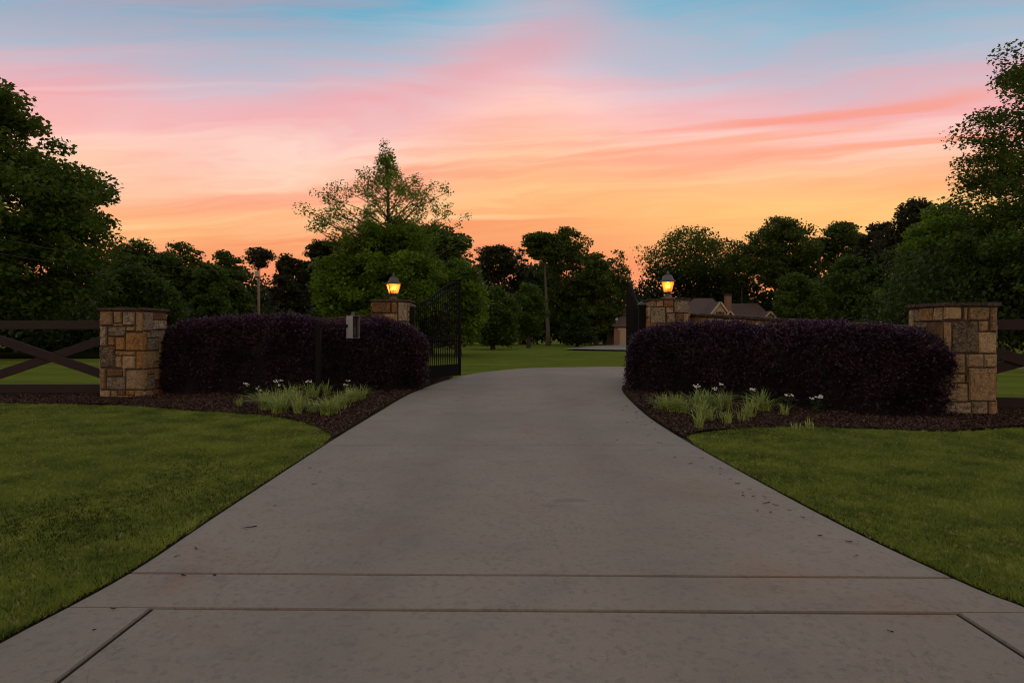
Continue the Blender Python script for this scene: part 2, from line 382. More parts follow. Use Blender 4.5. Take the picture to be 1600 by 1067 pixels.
# ------------------------------------------------------------------ mesh helpers
def np_mesh(name, verts, quads, mats, midx=None, smooth=False):
    me = bpy.data.meshes.new(name)
    v = np.asarray(verts, dtype=np.float32).reshape(-1, 3); q = np.asarray(quads, dtype=np.int32)
    k = q.shape[1]
    me.vertices.add(len(v)); me.vertices.foreach_set('co', v.ravel())
    me.loops.add(q.size); me.loops.foreach_set('vertex_index', q.ravel())
    me.polygons.add(len(q)); me.polygons.foreach_set('loop_start', np.arange(0, q.size, k, dtype=np.int32))
    me.polygons.foreach_set('loop_total', np.full(len(q), k, dtype=np.int32))
    for m in (mats if isinstance(mats, (list, tuple)) else [mats]): me.materials.append(m)
    if midx is not None: me.polygons.foreach_set('material_index', np.asarray(midx, dtype=np.int32))
    if smooth: me.polygons.foreach_set('use_smooth', np.ones(len(q), dtype=bool))
    me.update(calc_edges=True); me.validate()
    return me
def add(name, me, parent=None, loc=None, rotz=None):
    o = bpy.data.objects.new(name, me); col.objects.link(o)
    if parent: o.parent = parent
    if loc is not None: o.location = loc
    if rotz is not None: o.rotation_euler = (0, 0, rotz)
    return o
def thing(name, label, cat, loc=(0, 0, 0), rotz=0, group=None):
    o = bpy.data.objects.new(name, None); col.objects.link(o); o.empty_display_size = .2
    o.location = loc; o.rotation_euler = (0, 0, rotz); tag(o, label, cat, group); return o
def tag(o, label=None, cat=None, group=None, kind=None):
    if label: o['label'] = label
    if cat: o['category'] = cat
    if group: o['group'] = group
    if kind: o['kind'] = kind
    return o

class MB:
    """collects shapes into ONE mesh"""
    def __init__(s): s.v = []; s.f = []
    def add(s, vs, fs):
        b = len(s.v); s.v += [tuple(p) for p in vs]; s.f += [[b + i for i in f] for f in fs]
    def box(s, x0, x1, y0, y1, z0, z1, mat=None):
        vs = [Vector((x, y, z)) for z in (z0, z1) for y in (y0, y1) for x in (x0, x1)]
        if mat: vs = [mat @ p for p in vs]
        s.add(vs, [(0, 2, 3, 1), (4, 5, 7, 6), (0, 1, 5, 4), (2, 6, 7, 3), (0, 4, 6, 2), (1, 3, 7, 5)])
    def beam(s, a, b, w, h, up=(0, 0, 1)):
        a, b = Vector(a), Vector(b); d = (b - a).normalized(); u = Vector(up); sd_ = d.cross(u)
        if sd_.length < 1e-4: sd_ = d.cross(Vector((1, 0, 0)))
        sd_.normalize(); u = sd_.cross(d).normalized()
        vs = [p + sd_ * (i * w / 2) + u * (j * h / 2) for p in (a, b) for i, j in ((-1, -1), (1, -1), (1, 1), (-1, 1))]
        s.add(vs, [(3, 2, 1, 0), (4, 5, 6, 7), (0, 1, 5, 4), (1, 2, 6, 5), (2, 3, 7, 6), (3, 0, 4, 7)])
    def tube(s, pts, rad, n=8):
        pts = [Vector(p) for p in pts]; rings = []
        for i, p in enumerate(pts):
            d = (pts[min(i + 1, len(pts) - 1)] - pts[max(i - 1, 0)]).normalized()
            a = d.cross(Vector((0.13, 1, .07))).normalized(); b = d.cross(a)
            r = rad[i] if hasattr(rad, '__len__') else rad
            rings.append([p + a * (math.cos(2 * math.pi * k / n) * r) + b * (math.sin(2 * math.pi * k / n) * r) for k in range(n)])
        vs = [q for r_ in rings for q in r_]; fs = []
        for i in range(len(pts) - 1):
            for k in range(n): fs.append((i * n + k, i * n + (k + 1) % n, (i + 1) * n + (k + 1) % n, (i + 1) * n + k))
        fs.append(tuple(range(n - 1, -1, -1))); fs.append(tuple(range((len(pts) - 1) * n, len(pts) * n)))
        s.add(vs, fs)
    def lathe(s, prof, n=16, sq=0., rot=0.):
        """prof: (r, z); sq 0 = round, 1 = square section"""
        vs = []
        for r, z in prof:
            for k in range(n):
                a = 2 * math.pi * (k + .5) / n; c, s_ = math.cos(a), math.sin(a)
                rr = r * ((1 - sq) + sq / max(abs(c), abs(s_)))
                x, y = c * rr, s_ * rr
                vs.append((x * math.cos(rot) - y * math.sin(rot), x * math.sin(rot) + y * math.cos(rot), z))
        fs = [(i * n + k, i * n + (k + 1) % n, (i + 1) * n + (k + 1) % n, (i + 1) * n + k) for i in range(len(prof) - 1) for k in range(n)]
        fs.append(tuple(range(n - 1, -1, -1))); fs.append(tuple(range((len(prof) - 1) * n, len(prof) * n)))
        s.add(vs, fs)
    def mesh(s, name, mat, bevel=0., smooth=False):
        me = bpy.data.meshes.new(name); me.from_pydata(s.v, [], s.f); me.materials.append(mat)
        if bevel:
            bm = bmesh.new(); bm.from_mesh(me)
            bmesh.ops.bevel(bm, geom=bm.edges[:], offset=bevel, segments=1, affect='EDGES', clamp_overlap=True)
            bm.to_mesh(me); bm.free()
        if smooth:
            for p in me.polygons: p.use_smooth = True
        me.update(); return me
    def build(s, name, mat, parent=None, loc=None, rotz=None, bevel=0., smooth=False):
        return add(name, s.mesh(name, mat, bevel, smooth), parent, loc, rotz)

def gz(x, y):
    """ground height: level entrance, falling gently towards the wood"""
    t = np.clip((np.asarray(y, dtype=float) - 25) / 60., 0, 1.6)
    return -t * .68
def px2w(px, D): return (px - 800) / FPX * D
def topz(ypx, D): return EYE + (515 - ypx) / FPX * D

def inside(poly, x, y):
    poly = np.asarray(poly); n = len(poly); r = np.zeros(len(x), bool); j = n - 1
    for i in range(n):
        xi, yi = poly[i]; xj, yj = poly[j]
        c = ((yi > y) != (yj > y)) & (x < (xj - xi) * (y - yi) / ((yj - yi) + 1e-12) + xi)
        r ^= c; j = i
    return r
def sheet(name, poly, step, zf, mat):
    P = np.asarray(poly, float); x0, y0 = P.min(0); x1, y1 = P.max(0)
    gx, gy = np.meshgrid(np.arange(x0, x1, step), np.arange(y0, y1, step)); gx = gx.ravel(); gy = gy.ravel()
    k = inside(P, gx, gy); pts = [Vector(p) for p in P] + [Vector((a, b)) for a, b in zip(gx[k], gy[k])]
    n = len(P)
    v, e, f, *_ = delaunay_2d_cdt(pts, [(i, (i + 1) % n) for i in range(n)], [list(range(n))], 1, 1e-5)
    me = bpy.data.meshes.new(name)
    me.from_pydata([(p.x, p.y, float(zf(p.x, p.y))) for p in v], [], f); me.materials.append(mat)
    for p in me.polygons: p.use_smooth = True
    me.update(); return me

# ------------------------------------------------------------------ ground
gxs = np.concatenate([np.linspace(-600, -60, 10), np.linspace(-50, 50, 41), np.linspace(60, 600, 10)])
gys = np.concatenate([np.linspace(-60, 20, 17), np.linspace(22, 130, 55), np.linspace(150, 900, 12)])
GX, GY = np.meshgrid(gxs, gys); GZ = gz(GX, GY) - .022
hum = np.array([mnoise.noise(Vector((a * .06, b * .06, 0))) for a, b in zip(GX.ravel(), GY.ravel())]).reshape(GX.shape)
GZ = GZ + np.clip((GY - 27) / 20, 0, 1) * hum * .16
nx = len(gxs); ny = len(gys)
ii = np.arange(ny - 1)[:, None] * nx + np.arange(nx - 1)[None]
q = np.stack([ii, ii + 1, ii + nx + 1, ii + nx], -1).reshape(-1, 4)
ground = add('ground', np_mesh('ground', np.stack([GX, GY, GZ], -1), q, M['turf'], smooth=True)); tag(ground, kind='structure')

# driveway edges in plan (x, y)
LE = [(-3.4, -6), (-2.6, 0), (-2.33, 2.2), (-2.29, 2.86), (-2.20, 3.7), (-2.23, 5), (-2.28, 8.33), (-2.27, 11), (-2.22, 14), (-1.8, 17.9), (-.9, 21.2), (.7, 23.3), (2.4, 23.95), (4.1, 24.2)]
RE = [(4.2, -6), (3.1, 1), (2.66, 2.8), (2.59, 3.23), (2.49, 3.6), (2.33, 5), (2.19, 8.33), (2.24, 11.2), (2.66, 15.5), (3.6, 18), (5.2, 20), (8, 21.6)]
def smooth_poly(pts, n=6):
    out = []
    P = [Vector(p) for p in pts]
    for i in range(len(P) - 1):
        a, b, c, d = P[max(i - 1, 0)], P[i], P[i + 1], P[min(i + 2, len(P) - 1)]
        for k in range(n):
            t = k / n
            out.append(.5 * ((2 * b) + (c - a) * t + (2 * a - 5 * b + 4 * c - d) * t * t + (3 * b - a - 3 * c + d) * t ** 3))
    out.append(P[-1]); return [(p.x, p.y) for p in out]
LS, RS = smooth_poly(LE), smooth_poly(RE)
def ex(curve, y):
    ys = [p[1] for p in curve]; xs = [p[0] for p in curve]
    return float(np.interp(y, ys, xs))
def cut(curve, y0, y1):
    return [(ex(curve, y0), y0)] + [p for p in curve if y0 + .02 < p[1] < y1 - .02] + [(ex(curve, y1), y1)]
FAR_L = [(19, 24.5), (40, 24.5)]; FAR_R = [(40, 23.4), (19, 23.2), (12, 22.6)]
outer = [(x - .05, y) for x, y in LS] + FAR_L + FAR_R + [(x + .05, y) for x, y in RS[::-1]]
drive = add('driveway', sheet('driveway', outer, 2., lambda x, y: -.0125, M['joint'])); tag(drive, kind='structure')
def slab(outline):
    me = bpy.data.meshes.new('slab'); bm = bmesh.new()
    f = bm.faces.new([bm.verts.new((x, y, 0)) for x, y in outline]); f.normal_update()
    if f.normal.z < 0: f.normal_flip()
    r = bmesh.ops.extrude_face_region(bm, geom=[f])
    top = [g for g in r['geom'] if isinstance(g, bmesh.types.BMVert)]
    for v in bm.verts:
        v.co.z = -.09
    for v in top: v.co.z = 0.0
    bmesh.ops.recalc_face_normals(bm, faces=bm.faces[:])
    tf = max(bm.faces, key=lambda g: g.calc_center_median().z)
    bmesh.ops.bevel(bm, geom=[e for e in tf.edges], offset=.005, segments=2, affect='EDGES')
    bmesh.ops.triangulate(bm, faces=[g for g in bm.faces if len(g.verts) > 4])
    bm.to_mesh(me); bm.free(); me.materials.append(M['concrete'])
    o = add('slab', me, drive); return o
def jog(xa, xb, ya, yb, n=14, amp=.003):      # slightly wavering joint line from (xa,ya) to (xb,yb)
    return [(xa + (xb - xa) * i / n, ya + (yb - ya) * i / n + random.uniform(-amp, amp)) for i in range(n + 1)]
J1l, J1r, J2l, J2r = 3.68, 3.61, 3.225, 3.165
def cross(y0l, y0r, y1l, y1r):
    return cut(LS, y0l, y1l) + [(p[0], p[1]) for p in jog(ex(LS, y1l), ex(RS, y1r), y1l, y1r)[1:-1]] + cut(RS, y0r, y1r)[::-1] + jog(ex(RS, y0r), ex(LS, y0l), y0r, y0l)[1:-1]
slab(cross(J1l + .017, J1r + .017, 7.75, 7.75))
slab(cross(7.754, 7.754, 12.0, 12.0))
slab(cross(12.004, 12.004, 16.2, 16.2))
slab(cut(LS, 16.204, 19.6)[:] + cut(RS, 16.204, 18.6)[::-1])
slab(cut(LS, 19.612, 24.2) + [(6, 24.3)] + [(6, 20.6)] + cut(RS, 18.612, 20.5)[::-1])
slab([(6.012, 24.3), (19, 24.5), (40, 24.5)] + FAR_R + [(8, 21.6), (6.012, 20.62)])
slab(cross(J2l + .008, J2r + .008, J1l - .004, J1r - .004))
XL, XR = -1.81, 2.2
slab([(XL + .012, -6), (XL + .012, J2l - .012)] + jog(XL + .012, XR - .014, J2l - .014, J2r - .014)[1:-1] + [(XR - .014, J2r - .014), (XR - .014, -6)])
slab(cut(LS, -6, J2l + .006)[:] + [(XL - .014, J2l + .006), (XL - .014, -6)])
slab([(XR + .014, -6), (XR + .014, J2r + .006)] + cut(RS, -6, J2r + .006)[::-1])
edge_soil = add('lawn_edge_soil', sheet('lawn_edge_soil', [(x - .09, y) for x, y in LS if y < 9] + [(x + .09, y) for x, y in RS if y < 9][::-1], 1., lambda x, y: -.017, M['soil'])); tag(edge_soil, kind='structure')

# garage forecourt
fc = [(4.5, 55), (7.5, 50), (14, 49), (24, 52), (24, 77), (12.2, 77.5), (8, 66)]
fore = add('forecourt', sheet('forecourt', smooth_poly(fc + fc[:1], 4)[:-1], 3., lambda x, y: float(gz(x, y)) + .12, M['concrete'])); tag(fore, kind='structure')

tb = add('painted_tree_shade', sheet('painted_tree_shade', smooth_poly([(-52, 37), (-38, 33.5), (-24, 33), (-17, 36), (-13, 44), (-16, 56), (-30, 62), (-52, 58), (-56, 46), (-52, 37)], 4)[:-1], 3., lambda x, y: float(gz(x, y)) + .03 + float(np.clip((y - 27) / 20, 0, 1)) * mnoise.noise(Vector((x * .06, y * .06, 0))) * .16, M['turf_shade'])); tag(tb, kind='structure')  # lawn under the left tree, its shade painted in as a dark sheet
# ------------------------------------------------------------------ beds and lawns near
def dl(y): return ex(LS, y) - .02
def dr(y): return ex(RS, y) + .02
bedL = smooth_poly([(dl(8.25), 8.25), (-2.75, 9.05), (-3.45, 9.9), (-4.4, 10.5), (-5.6, 11.0), (-7.2, 11.7), (-9.3, 12.0), (-12, 11.9), (-17, 12.1)], 4) + \
    [(-17, 14.4), (-11, 14.3), (-9, 16.5), (-5, 18.2), (-2.9, 18.9), (dl(18.6), 18.6), (dl(17.4), 17.4), (dl(16), 16), (dl(14), 14), (dl(12), 12), (dl(10), 10), (dl(9), 9)]
bedR = smooth_poly([(dr(8.3), 8.3), (2.65, 8.72), (3.3, 9.0), (4.1, 9.12), (5.2, 8.9), (6.1, 8.75), (7.2, 9.05), (9, 9.1), (14, 8.8)], 4) + \
    [(14, 10.4), (9, 11.4), (8.2, 13), (6, 17.5), (4.2, 18.4), (dr(18) + .25, 18), (dr(17), 17), (dr(15.5), 15.5), (dr(13.5), 13.5), (dr(11.5), 11.5), (dr(10), 10), (dr(9), 9)]
def bedz(x, y): return .012 + .03 * (.5 + mnoise.noise(Vector((x * 1.3, y * 1.3, 4))))
mL = add('mulch_bed', sheet('mulch_bed', bedL, .35, bedz, M['mulch'])); tag(mL, kind='structure')
mR = add('mulch_bed', sheet('mulch_bed', bedR, .35, bedz, M['mulch'])); tag(mR, kind='structure')

def chips(poly, dens, name, label):
    P = np.asarray(poly); x0, y0 = P.min(0); x1, y1 = P.max(0)
    x0 = max(x0, -11); x1 = min(x1, 10)
    n = int((x1 - x0) * (y1 - y0) * dens)
    x = rng.uniform(x0, x1, n); y = rng.uniform(y0, y1, n)
    k = inside(P, x, y) & (rng.random(n) < np.clip(13.5 / y, .3, 1) ** 2); x, y = x[k], y[k]; n = len(x)
    z = np.array([bedz(a, b) for a, b in zip(x, y)]) + rng.uniform(.003, .022, n)
    a = rng.uniform(0, 2 * np.pi, n); L = rng.uniform(.009, .034, n); w = rng.uniform(.0035, .008, n); ti = rng.normal(0, .35, n)
    t = np.stack([np.cos(a) * np.cos(ti), np.sin(a) * np.cos(ti), np.sin(ti)], -1)
    b = np.stack([-np.sin(a), np.cos(a), rng.normal(0, .5, n)], -1)
    c = np.stack([x, y, z], -1); t = t * L[:, None]; b = b * w[:, None]
    v = np.stack([c - t - b, c + t * .9 - b, c + t + b, c - t * .8 + b], 1)
    o = add(name, np_mesh(name, v, np.arange(n * 4).reshape(-1, 4), M['chip'])); tag(o, label, None, None, 'stuff'); return o
chips(bedL, 1500, 'bark_chips', 'loose dark bark chips covering the bed left of the driveway')
chips(bedR, 1500, 'bark_chips', 'loose dark bark chips covering the bed right of the driveway')

lawnL = [(x - .025, y) for x, y in LS if -5.9 < y < 8.2] + smooth_poly([(dl(8.25), 8.25), (-2.75, 9.05), (-3.45, 9.9), (-4.4, 10.5), (-5.6, 11.0), (-7.2, 11.7), (-9.3, 12.0), (-12, 11.9), (-17, 12.1)], 4)[1:] + [(-17, -5.9)]
lawnR = [(x + .025, y) for x, y in RS if -5.9 < y < 8.25] + smooth_poly([(dr(8.3), 8.3), (2.65, 8.72), (3.3, 9.0), (4.1, 9.12), (5.2, 8.9), (6.1, 8.75), (7.2, 9.05), (9, 9.1), (14, 8.8)], 4)[1:] + [(14, -5.9)]
def lawnz(x, y): return -.004 + .02 * mnoise.noise(Vector((x * .5, y * .5, 9)))
for P, s in ((lawnL, 'left'), (lawnR, 'right')):
    o = add('lawn', sheet('lawn', P, .5, lawnz, M['turf_near'])); tag(o, kind='structure')
def grass(poly, name, label, dens=15000):
    P = np.asarray(poly); parts = []
    edges = np.array([1.2, 2.2, 2.8, 3.4, 4.2, 5.2, 6.4, 8, 10, 12.3])
    for y0, y1 in zip(edges[:-1], edges[1:]):
        ym = (y0 + y1) / 2; d = dens * (4 / max(ym, 2.8)) ** 1.35
        s = 1 if P[:, 0].mean() > 0 else -1
        xa, xb = 2.0, y1 * .86 + .6
        n = int((y1 - y0) * (xb - xa) * d); x = rng.uniform(xa, xb, n) * s; y = rng.uniform(y0, y1, n)
        k = inside(P, x, y); x, y = x[k], y[k]; n = len(x)
        sc = (max(ym, 3) / 4) ** .75
        z = np.full(n, -.006)
        h = rng.uniform(.016, .044, n) * (1 + .22 * np.sin(x * 2.1 + y * 1.3) * np.sin(y * 1.7) + .28 * np.sin(x * 31 + 2 * np.sin(y * 9)) * np.sin(y * 27 + 2 * np.sin(x * 8))); a = rng.uniform(0, 2 * np.pi, n); w = rng.uniform(.0028, .0062, n) * sc
        ln = rng.normal(0, .55, (n, 2)) * h[:, None]
        b = np.stack([np.cos(a) * w, np.sin(a) * w, np.zeros(n)], -1); c = np.stack([x, y, z], -1)
        tip = c + np.stack([ln[:, 0], ln[:, 1], h], -1)
        parts.append(np.stack([c - b, c + b, tip], 1))
    v = np.concatenate(parts); n = len(v)
    o = add(name, np_mesh(name, v, np.arange(n * 3).reshape(-1, 3), M['blade'])); tag(o, label, kind='stuff'); return o
grass(lawnL, 'lawn_grass', 'short mown grass blades of the lawn left of the driveway')
grass(lawnR, 'lawn_grass', 'short mown grass blades of the lawn right of the driveway')

# ------------------------------------------------------------------ stonework
SM = {'t': M['st_t'], 'o': M['st_o'], 'g': M['st_g'], 'b': M['st_b'], 'p': M['st_p'], 'd': M['st_d']}
def stone_mesh(w, h, mat, out=.03, seat=.03):
    """roughly squared face stone: local x 0..w, z 0..h, face towards -y, proud by `out`"""
    g = .006; i_ = min(.016, w * .16, h * .16)
    us = [0, i_, w - i_, w]; vs_ = [0, i_, h - i_, h]
    v = []; f = []
    for b in range(4):
        for a in range(4):
            edge = a in (0, 3) or b in (0, 3)
            yy = -out * (random.uniform(.2, .5) if edge else random.uniform(.65, 1.75))
            if a in (0, 3) and b in (0, 3): yy = -out * .1
            ja = random.uniform(-.006, .006); jb = random.uniform(-.006, .006)
            v.append((us[a] + ja, yy, vs_[b] + jb))
    for b in range(3):
        for a in range(3): f.append((b * 4 + a, b * 4 + a + 1, b * 4 + a + 5, b * 4 + a + 4))
    per = [0, 1, 2, 3, 7, 11, 15, 14, 13, 12, 8, 4]
    base = len(v)
    for p in per: v.append((v[p][0], seat, v[p][2]))
    for k in range(12): f.append((per[(k + 1) % 12], per[k], base + k, base + (k + 1) % 12))
    me = bpy.data.meshes.new('stone'); me.from_pydata(v, [], f); me.materials.append(mat); me.update(); return me
def face_stones(parent, rects, origin, axis, out=.03):
    """rects in metres (u0,z0,u1,z1,mat); origin = start of face, axis = angle of local +x"""
    for u0, z0, u1, z1, k in rects:
        if u1 - u0 < .02 or z1 - z0 < .02: continue
        s = stone_mesh(u1 - u0, z1 - z0, SM[k], out)
        o = add('stone', s, parent)
        c, n_ = math.cos(axis), math.sin(axis)
        o.location = (origin[0] + c * u0, origin[1] + n_ * u0, z0); o.rotation_euler = (0, 0, axis)
def rand_layout(w, h, z0=0., cell=.135, j=.016, pal='tttooggppb', seed=1, slope=0.):
    r = random.Random(seed); nx_ = max(1, round(w / cell)); nz_ = max(1, round(h / cell)); cw, ch = w / nx_, h / nz_
    used = set(); out = []
    for b in range(nz_):
        for a in range(nx_):
            if (a, b) in used: continue
            for _ in range(12):
                sw, sh = r.choice([(1, 1), (2, 1), (2, 2), (1, 2), (2, 2), (3, 2), (2, 1), (1, 3), (1, 1)])
                cells = [(a + i, b + k) for i in range(sw) for k in range(sh)]
                if all(c[0] < nx_ and c[1] < nz_ and c not in used for c in cells): break
            else: sw = sh = 1; cells = [(a, b)]
            used.update(cells)
            out.append((a * cw + j / 2, z0 + b * ch + j / 2, (a + sw) * cw - j / 2, z0 + (b + sh) * ch - j / 2, r.choice(pal)))
    return out
def from_px(rects, x0, x1, w, zf, z_lo=None):
    """photo-crop rectangles -> metres on the face"""
    out = []
    for a, b, c, d, k in rects:
        out.append(((a - x0) / (x1 - x0) * w, zf(d), (c - x0) / (x1 - x0) * w, zf(b), k))
    return out
def cap_slabs(parent, x0, x1, y0, y1, z, th, n, over=.05):
    xs = [x0 - over] + sorted(x0 + (x1 - x0) * (i + random.uniform(-.15, .15)) / n for i in range(1, n)) + [x1 + over]
    for i in range(n):
        a, b = xs[i] + (.004 if i else 0), xs[i + 1] - (.004 if i < n - 1 else 0)
        m = MB(); f0, f1 = y0 - over + random.uniform(-.012, .012), y1 + over + random.uniform(-.01, .01)
        tt = th + random.uniform(-.008, .01)
        pts = []
        K = 6
        for e in range(K + 1): pts.append((a + (b - a) * e / K, f0 + random.uniform(-.008, .008)))
        for e in range(1, 4): pts.append((b + random.uniform(-.004, .004) * (i == n - 1), f0 + (f1 - f0) * e / 4))
        for e in range(K + 1): pts.append((b - (b - a) * e / K, f1 + random.uniform(-.008, .008)))
        for e in range(1, 4): pts.append((a + random.uniform(-.004, .004) * (i == 0), f1 - (f1 - f0) * e / 4))
        N = len(pts)
        m.add([(p[0], p[1], z) for p in pts] + [(p[0], p[1], z + tt + random.uniform(-.003, .003)) for p in pts],
              [tuple(range(N))[::-1], tuple(range(N, 2 * N))] + [(k, (k + 1) % N, (k + 1) % N + N, k + N) for k in range(N)])
        m.build('cap_stone', M['cap'], parent)
def pillar(label, x0, y0, w, d, H, front, left, right, seed, ncap=3):
    """(x0,y0) front-left corner; H top of cap"""
    t = thing('stone_pillar', label, 'pillar', (x0, y0, 0))
    hb = H - .065
    m = MB(); m.box(.0, w, .0, d, -.1, hb); m.build('mortar_core', M['mortar'], t)
    face_stones(t, front, (0, 0), 0)
    face_stones(t, right, (w, 0), R(90))
    face_stones(t, [(d - r[2], r[1], d - r[0], r[3], r[4]) for r in left], (0, d), R(-90))
    face_stones(t, rand_layout(w, hb - .01, seed=seed + 5), (w, d), R(180))
    cap_slabs(t, 0, w, 0, d, hb + .002, .055, ncap)
    return t

# outer left pillar (front face from the photo, inner side face too)
HL = 1.86
def zl(y): return max(.0, (1015 - y) / (1015 - 105) * (HL - .075))
F = [(75,110,208,255,'t'),(220,112,298,232,'t'),(312,118,432,255,'g'),(445,118,513,318,'t'),(215,240,305,262,'t'),(75,272,142,470,'g'),(165,272,335,368,'g'),(348,270,432,316,'t'),
     (160,378,228,465,'o'),(240,382,335,512,'o'),(345,338,513,518,'o'),(160,476,228,512,'b'),(75,485,222,690,'d'),(238,528,440,566,'t'),(453,530,513,710,'o'),(236,580,294,694,'t'),(306,578,438,708,'p'),
     (75,708,130,922,'t'),(146,718,305,788,'b'),(146,798,334,920,'g'),(314,704,335,788,'t'),(348,722,513,922,'p'),(75,934,180,1012,'p'),(190,940,248,1012,'t'),(258,938,335,984,'b'),(343,938,430,984,'o'),(440,936,513,1012,'t'),(258,992,430,1013,'p')]
S = [(516,120,612,312,'g'),(628,125,770,192,'b'),(632,202,745,298,'g'),(757,202,798,300,'t'),(780,128,798,192,'t'),(565,325,586,386,'t'),(516,325,552,515,'o'),(598,310,696,386,'g'),(564,396,694,520,'g'),(708,314,798,440,'g'),(708,450,798,560,'t'),
     (516,532,630,710,'t'),(642,532,696,640,'t'),(708,572,798,700,'g'),(642,652,696,712,'t'),(516,724,552,930,'t'),(564,722,640,772,'o'),(564,784,640,935,'g'),(652,724,798,840,'t'),(652,852,798,935,'b'),(516,946,620,1010,'p'),(632,946,798,1010,'o')]
pillar('squared tan stone pillar at the end of the brown fence, left of the left hedge', -8.42, 13.1, .86, .88, HL,
       from_px(F, 75, 513, .86, zl), rand_layout(.88, HL - .075, seed=11), from_px(S, 513, 800, .88, zl), 3)
# outer right pillar
HR = 1.845
def zr(y): return max(.0, (1018 - y) / (1018 - 98) * (HR - .07))
F = [(322,104,460,207,'p'),(488,106,512,217,'p'),(532,106,704,214,'t'),(722,106,766,302,'t'),(472,108,480,215,'t'),(322,232,384,488,'t'),(394,228,612,484,'d'),(624,224,694,304,'t'),(704,224,714,304,'b'),(620,316,766,490,'p'),
     (322,500,497,658,'t'),(516,502,660,604,'p'),(670,502,766,604,'p'),(536,616,766,888,'t'),(322,672,497,737,'p'),(505,672,527,742,'b'),(322,748,520,892,'p'),(322,904,548,1014,'g'),(566,898,694,1000,'g'),(708,898,766,1016,'t'),(566,1006,694,1016,'p')]
Lf = [(80,118,110,284,'p'),(118,120,148,220,'g'),(156,108,252,218,'o'),(262,106,312,218,'t'),(120,232,208,280,'g'),(164,288,208,380,'g'),(218,234,312,384,'b'),(118,290,156,380,'g'),(80,296,110,470,'t'),
      (118,392,208,470,'t'),(218,396,312,520,'o'),(80,482,208,640,'p'),(218,532,312,640,'t'),(80,652,180,800,'g'),(190,652,312,800,'p'),(80,812,240,1010,'t'),(250,812,312,1010,'o')]
pillar('squared tan stone pillar at the right end of the right hedge, beside the fence', 6.98, 10.36, .85, .86, HR,
       from_px(F, 318, 768, .85, zr), [(max(0, r[0]), r[1], r[2], r[3], r[4]) for r in [(.86 - r[2], r[1], .86 - r[0], r[3], r[4]) for r in from_px(Lf, 78, 316, .86, zr)]], rand_layout(.86, HR - .07, seed=22), 7)
# inner pillars at the gate
HI = 2.19
def zi(y): return EYE + (515 - (400 + y / 5.337)) * .0165
F = [(213,385,366,472,'b'),(376,385,420,474,'o'),(430,388,503,542,'g'),(213,482,296,560,'b'),(304,482,420,546,'t'),(304,556,420,620,'o'),(430,552,503,640,'t'),(213,570,296,640,'t')]
fr = from_px(F, 213, 505, .92, zi); zb = min(r[1] for r in fr)
pillar('stone gate pillar carrying the left lantern, beside the open left gate leaf', px2w(581, 16.5), 16.5, .92, .92, HI,
       fr + rand_layout(.92, 1.36, seed=31), rand_layout(.92, HI - .075, seed=32), rand_layout(.92, HI - .075, seed=33, pal='ttog'), 9)
def zi2(y): return EYE + (515 - (430 + y / 8.206)) * .0159
F = [(622,320,694,404,'t'),(705,320,782,404,'t'),(792,320,918,404,'o'),(930,320,1113,484,'g'),(626,414,816,612,'g'),(828,414,918,484,'t'),(838,494,940,608,'g'),(948,494,1046,612,'b'),(1054,494,1113,612,'p'),(622,624,708,690,'o'),(718,624,830,690,'p'),(840,622,1113,690,'t')]
fr = from_px(F, 620, 1115, .96, zi2)
pillar('stone gate pillar carrying the right lantern, with two pale grey stones', px2w(1015.5, 15.9), 15.9, .96, .92, 2.18,
       fr + rand_layout(.96, 1.40, seed=41), rand_layout(.92, 2.1, seed=42), rand_layout(.92, 2.1, seed=43), 13)

def wall(label, a, b, za, zb_, seed):
    a = Vector(a); b = Vector(b); L = (b - a).length; ang = math.atan2(b.y - a.y, b.x - a.x)
    t = thing('stone_wall', label, 'wall', (a.x, a.y, 0), ang)
    m = MB(); th = .34
    m.add([(0, 0, -.1), (L, 0, -.1), (L, th, -.1), (0, th, -.1), (0, 0, za - .07), (L, 0, zb_ - .07), (L, th, zb_ - .07), (0, th, za - .07)],
          [(3, 2, 1, 0), (4, 5, 6, 7), (0, 1, 5, 4), (1, 2, 6, 5), (2, 3, 7, 6), (3, 0, 4, 7)])
    m.build('mortar_core', M['mortar'], t)
    hm = min(za, zb_) - .09
    for side in (0, 1):
        rects = []
        for u0, z0, u1, z1, k in rand_layout(L, hm, cell=.24 if side == 0 else .3, seed=seed + side, pal='ttobpt'):
            s = lambda u, z: z * ((za + (zb_ - za) * u / L) - .09) / hm
            rects.append((u0, s((u0 + u1) / 2, z0) + .002, u1, s((u0 + u1) / 2, z1) - .002, k))
        if side == 0: face_stones(t, rects, (0, 0), 0, .022)
        else: face_stones(t, [(L - r[2], r[1], L - r[0], r[3], r[4]) for r in rects], (L, th), R(180), .022)
    n = int(L / .55); us = [0] + [L * (i + random.uniform(-.2, .2)) / n for i in range(1, n)] + [L]
    for i in range(n):
        u0, u1 = us[i] + .004, us[i + 1] - .004; z0 = za + (zb_ - za) * u0 / L - .066; z1 = za + (zb_ - za) * u1 / L - .066
        dy = random.uniform(-.012, .012); h = .055 + random.uniform(-.006, .012)
        mm = MB(); mm.add([(u0, -.06 + dy, z0), (u1, -.06 - dy, z1), (u1, th + .06, z1), (u0, th + .06, z0), (u0, -.06 + dy, z0 + h), (u1, -.06 - dy, z1 + h), (u1, th + .06, z1 + h), (u0, th + .06, z0 + h)],
                          [(3, 2, 1, 0), (4, 5, 6, 7), (0, 1, 5, 4), (1, 2, 6, 5), (2, 3, 7, 6), (3, 0, 4, 7)])
        mm.build('coping_stone', M['cap'], t, bevel=.006)
    return t
wall('low stone wall with dark coping behind the right hedge, sloping to the outer pillar', (4.43, 16.25), (7.22, 11.34), 1.83, 1.47, 60)
